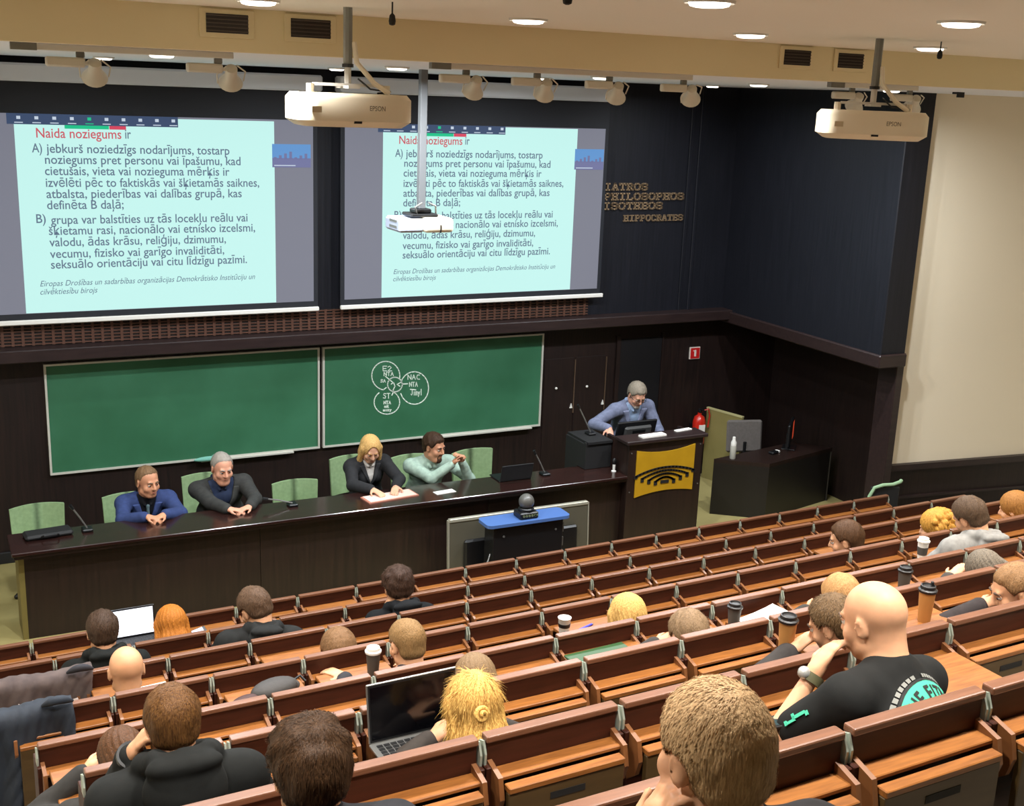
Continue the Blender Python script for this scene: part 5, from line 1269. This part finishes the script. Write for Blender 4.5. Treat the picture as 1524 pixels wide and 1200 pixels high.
person('standing grey haired lecturer in glasses and a blue grey jacket, leaning over the lectern', None, s, PI, V3(-d[0], -d[1], d[2]), hs=1.08, pitch=.55, yaw=-.05, skinc=(214, 158, 132), hair=('short', (150, 140, 126), (112, 104, 94)), top=('suit', (112, 118, 142), (150, 172, 204), .30, .27, None), shw=.205, stand=True, hip=(0, -.06, .90), vox=.006, face=True, seed=45, curl=.5, girth=1.05,
       wr=deskpt(s, 7.50, 11.95, 1.30), dr=(.3, .7, -.5), nr=(.2, .6, .8), poler=(-.1, -1, .1), wl=deskpt(s, 8.16, 11.82, 1.22), dl=(0, 1, -.1), polel=(-.6, -.6, -.6), trousers=(40, 42, 52), extra=glasses)

# ------------------------------------------------------------------ things on the raised tablets
def tab(k, x, dy=-.24): return (x, rowy(k, x) + dy, ROWS[k][2] - 1.0 + .905)
M_lid = mat('black cup lid', (26, 24, 24), .4); M_cupw = mat('white cup', (226, 222, 212), .6); M_cupg = mat('dark grey cup', (70, 68, 64), .6)
def cup(k, x, dy, label, m, lid, h=.20, r=.052, sip=False):
    t = empty('paper_cup', tab(k, x, dy), 0, label, 'cup', 'paper coffee cups on the tablets')
    B().lathe([(r * .74, 0), (r * .76, .004), (r, h), (r + .004, h + .004)], seg=24).obj('cup_body', m, t, True)
    if lid is not None:
        B().lathe([(r + .006, h), (r + .007, h + .012), (r - .002, h + .018), (r - .004, h + .034), (r - .010, h + .036), (r - .014, h + .028)], seg=24).obj('lid', lid, t, True)
        if sip: B().box(.02, .034, -.008, .008, h + .03, h + .052, bev=.003).obj('sip_tab', lid, t)
    return t
c1 = cup(4, 3.70, -.22, 'open white paper cup with dark print beside a blue pen', M_cupw, None, h=.12, r=.042)
B().lathe([(.0395, .06), (.0415, .085)], seg=24).box(-.02, .02, -.039, -.034, .02, .04).obj('dark_print', M_black, c1)
B().lathe([(.0405, .118), (.039, .112)], seg=24).obj('rim', M_paper, c1)
t = cup(5, 4.29, -.20, 'dark grey paper cup with a black lid beside white sheets', M_cupg, M_lid, h=.14, r=.041)
cup(6, 3.72, -.22, 'tall brown paper cup with black lid, left of the leaning brown haired person', M_kraft, M_lid, h=.18, r=.044)
cup(6, 4.68, -.22, 'tall brown paper cup with black lid right of the bald head', M_kraft, M_lid, h=.17, r=.043, sip=True)
cup(5, 5.69, -.22, 'black lidded cup mostly hidden just behind the bald head', M_cupg, M_lid, h=.15, r=.043)
c2 = cup(4, 7.04, -.20, 'white lidded cup with dark sleeve beside the light grey jacket', M_cupw, M_cupw, h=.14, r=.043)
B().lathe([(.0375, .035), (.0425, .10)], seg=24).obj('dark_sleeve', M_cupg, c2)
c3 = cup(4, 2.34, -.22, 'dark cup with a white lid beside the close cropped person', M_cupg, M_cupw, h=.15, r=.044)
t = empty('pen', tab(4, 3.87, -.20), .35, 'blue pen lying beside the open white cup', 'pen')
B().tube([(-.08, 0, .008), (.08, 0, .008)], .008).obj('barrel', mat('pen blue', (60, 60, 190), .4), t, True); B().tube([(.08, 0, .008), (.10, 0, .008)], [.007, .002]).obj('tip', M_metal, t)
t = empty('green_folder', tab(5, 3.36, -.22), .06, 'dark green folder on a raised tablet in the fifth row', 'folder')
B().box(-.20, .20, -.13, .13, 0, .014, bev=.003).obj('cover', mat('folder green', (36, 70, 34), .5), t); B().box(-.19, .19, -.132, .12, .003, .011).obj('sheets', M_paper, t)
t = empty('paper_sheets', tab(5, 4.55, -.22), .15, 'white sheets of paper beside the dark grey cup', 'paper')
b = B(); n = 8
for i in range(n):
    u0, u1 = i / n, (i + 1) / n; z = lambda u: .012 + .03 * u * u
    b.prism([(-.16 + .32 * u0, -.12, z(u0)), (-.16 + .32 * u1, -.12, z(u1)), (-.16 + .32 * u1, .12, z(u1)), (-.16 + .32 * u0, .12, z(u0))], (0, 0, .004))
b.obj('top_sheet', M_paper, t); B().box(-.16, .15, -.11, .13, 0, .008).obj('lower_sheets', M_paper, t)
def laptop(k, x, dy, rz, label, m_case, disp, tilt, w_=.38, d_=.25, keys=True):
    t = empty('laptop', tab(k, x, dy), rz, label, 'laptop')
    base = B().box(-w_ / 2, w_ / 2, -d_, 0, 0, .016, bev=.004).obj('keyboard_base', m_case, t)
    b = B()
    for r_ in range(5):
        for c_ in range(12): b.box(-w_ / 2 + .022 + c_ * (w_ - .04) / 12, -w_ / 2 + .022 + (c_ + .82) * (w_ - .04) / 12, -.045 - r_ * .024, -.027 - r_ * .024, .0155, .0185)
    o = b.obj('keyboard', M_black, base); o['kind'] = 'stuff'
    R_ = Matrix.Translation((0, 0, .014)) @ Matrix.Rotation(-tilt, 4, 'X')
    lid = B().box(-w_ / 2, w_ / 2, -.004, .006, 0, .255, bev=.003, M=R_).obj('lid', m_case, t)
    B().box(-w_ / 2 + .006, w_ / 2 - .006, -.0055, -.0035, .006, .249, M=R_).obj('bezel', M_black, lid)
    B().box(-w_ / 2 + .014, w_ / 2 - .014, -.0068, -.0052, .016, .240, M=R_).obj('display', disp, lid)
    return t
laptop(6, 1.745, -.16, .03, 'silver laptop with a dark screen before the blonde person', M_metal, mat('dark display', (6, 6, 9), .12), .15, w_=.41, d_=.28)
laptop(1, 1.40, -.08, .02, 'laptop with a glowing white screen beside the ginger hair', M_black, mat('glowing display', (200, 205, 215), .4, emit=(244, 246, 255), estr=1.1), .12, w_=.44)
t = empty('mobile_phone', tab(1, 1.96, -.2), .5, 'mobile phone with a lit screen right of the ginger hair', 'phone')
R_ = Matrix.Rotation(.75, 4, 'X')
B().box(-.075, .075, -.04, .04, 0, .01, bev=.003, M=R_).obj('case', M_black, t); B().box(-.068, .045, -.036, .036, .0098, .0112, M=R_).obj('display', mat('phone display', (180, 190, 220), .4, emit=(214, 220, 255), estr=.9), t)
t = empty('white_phone', tab(3, 1.20, -.24), .1, 'white object lying on the tablet right of the bald head near the aisle', 'phone')
B().box(-.10, .10, -.04, .04, 0, .016, bev=.005).obj('case', M_paper, t); B().box(-.09, .09, -.036, .036, .0155, .017).obj('screen', M_white, t)
t = empty('pencil_case', tab(4, 1.66, -.24), .25, 'dark soft pouch lying on a raised tablet in the fourth row', 'pouch')
b = B().sphere((.06, 0, .05), (.15, .085, .055)).sphere((.18, .01, .03), (.05, .05, .03)); b.obj('pouch', mat('dark grey pouch', (52, 48, 46), .7, bump=.3, nscale=20), t, True)
B().sphere((-.13, -.02, .035), (.10, .055, .035)).obj('strap_end', mat('pouch maroon', (58, 30, 26), .7), t, True)
B().tube([(.20, .02, .05), (.25, .03, .06), (.27, 0, .03)], .008).obj('cord', M_black, t, True)
# the thing in the hand of the person in the printed tee shirt
t = empty('held_phone', (2.53, 2.90, 3.15), .6, 'dark phone held by the person in the printed tee shirt', 'phone')
R_ = Matrix.Rotation(-.5, 4, 'X')
B().box(-.055, .055, -.11, .11, 0, .013, bev=.004, M=R_).obj('case', M_black, t); B().box(-.05, .05, -.10, .10, .0125, .0142, M=R_).obj('screen', mat('dark display', (6, 6, 9), .12), t)

# ------------------------------------------------------------------ coats hanging over the backs at the aisle
def coat(name, k, x0, x1, label, m, drop_rear, drop_front, seed, lining=None, collar=True):
    """cloth laid over a seat back: along the row u, over the top rail v"""
    r = np.random.RandomState(seed); nu, nv = 44, 60
    path = []
    zt = 1.03
    Lr, Lf = drop_rear, drop_front
    def at(u, sv):    # sv from -Lf (front hem) through 0 (top) to Lr (rear hem)
        e = .055
        if abs(sv) < e: a = sv / e * PI / 2; return (-math.sin(a) * .06, zt - .06 + math.cos(a) * .06 + .0)
        s_ = abs(sv) - e; return ((-.06 if sv > 0 else .06) * (1 + .6 * s_), zt - .06 - s_)
    vs = []
    ph = r.rand(6) * 6.28
    for i in range(nu + 1):
        u = i / nu
        lr = Lr * (.86 + .16 * math.sin(u * 5 + ph[0]) + (.10 if u < .25 else 0)); 
        for j in range(nv + 1):
            sv = -Lf + (lr + Lf) * j / nv
            y, z = at(u, sv); f = min(1, abs(sv) / .25)
            fold = f * (.026 * math.sin(u * 11 + ph[1] + sv * 1.5) + .010 * math.sin(u * 19 + ph[2] - sv * 3)) + .006 * math.sin(u * 50 + sv * 40 + ph[3])
            x = x0 + (x1 - x0) * u + .03 * math.sin(sv * 5 + ph[4]) * f
            x += (.10 * (u - .5)) * (-f * .5)
            sg = -1 if sv > 0 else 1
            vs.append((x, rowy(k, x) + y + sg * (.012 + max(fold, -.010)), z + ROWS[k][2] - 1.0 + .008 * math.sin(u * 9 + ph[5])))
    vs = np.array(vs); c0 = np.array([(x0 + x1) / 2, rowy(k, (x0 + x1) / 2), ROWS[k][2] - 1.0])
    F = np.array([(i * (nv + 1) + j, (i + 1) * (nv + 1) + j, (i + 1) * (nv + 1) + j + 1, i * (nv + 1) + j + 1) for i in range(nu) for j in range(nv)])
    t = empty(name, tuple(c0), 0, label, 'coat')
    o = link_mesh('body', raw_mesh('body', vs - c0, F), m, t)
    so = o.modifiers.new('thick', 'SOLIDIFY'); so.thickness = .02; so.offset = 0
    if collar:
        pts = [(x1 - c0[0] - .16 + .16 * q, (-.05 - .03 * math.sin(q * 3)), 1.04 + .035 * math.sin(q * 3.1)) for q in np.linspace(0, 1, 9)]
        B().tube(pts, [.008, .016, .022, .024, .025, .024, .022, .016, .008], seg=10).obj('collar', lining or m, t, True)
    return t
coat('brown_coat', 3, .22, .86, 'patterned brown grey coat draped over the third row by the aisle', mat('brown coat cloth', (66, 54, 52), .9, col2=(88, 74, 70), nscale=12, bump=.2), .42, .18, 3, mat('dark collar', (34, 32, 38), .8))
b = B(); rr = np.random.RandomState(5)
ct = [o for o in SC.objects if o.name.startswith('brown_coat')][0]
for i in range(12):
    u, v = rr.rand(), rr.rand(); x = -.30 + .56 * u; z = .95 - .26 * v; s_ = .020
    for a0 in (0, 1, 2):
        a, c_ = a0 * 2.094 + i, (a0 + 1) * 2.094 + i
        p, q = (x + s_ * math.cos(a), z + s_ * math.sin(a)), (x + s_ * math.cos(c_), z + s_ * math.sin(c_)); stroke_box(b, p, q, .005, -.150 - .05 * (1.0 - z), -.120 - .05 * (1.0 - z))
o = b.obj('triangle_print', mat('pale print', (150, 136, 128), .9), ct)
coat('navy_coat', 4, .12, .62, 'dark navy quilted coat hanging over the end of the fourth row', mat('navy coat cloth', (20, 26, 36), .8, col2=(32, 40, 52), nscale=9, bump=.25), .95, .30, 9)


# ------------------------------------------------------------------ survey units -> metres
for o in list(SC.objects):
    if o.parent is None and o is not cam:
        o.location = o.location * K
        o.scale = o.scale * K
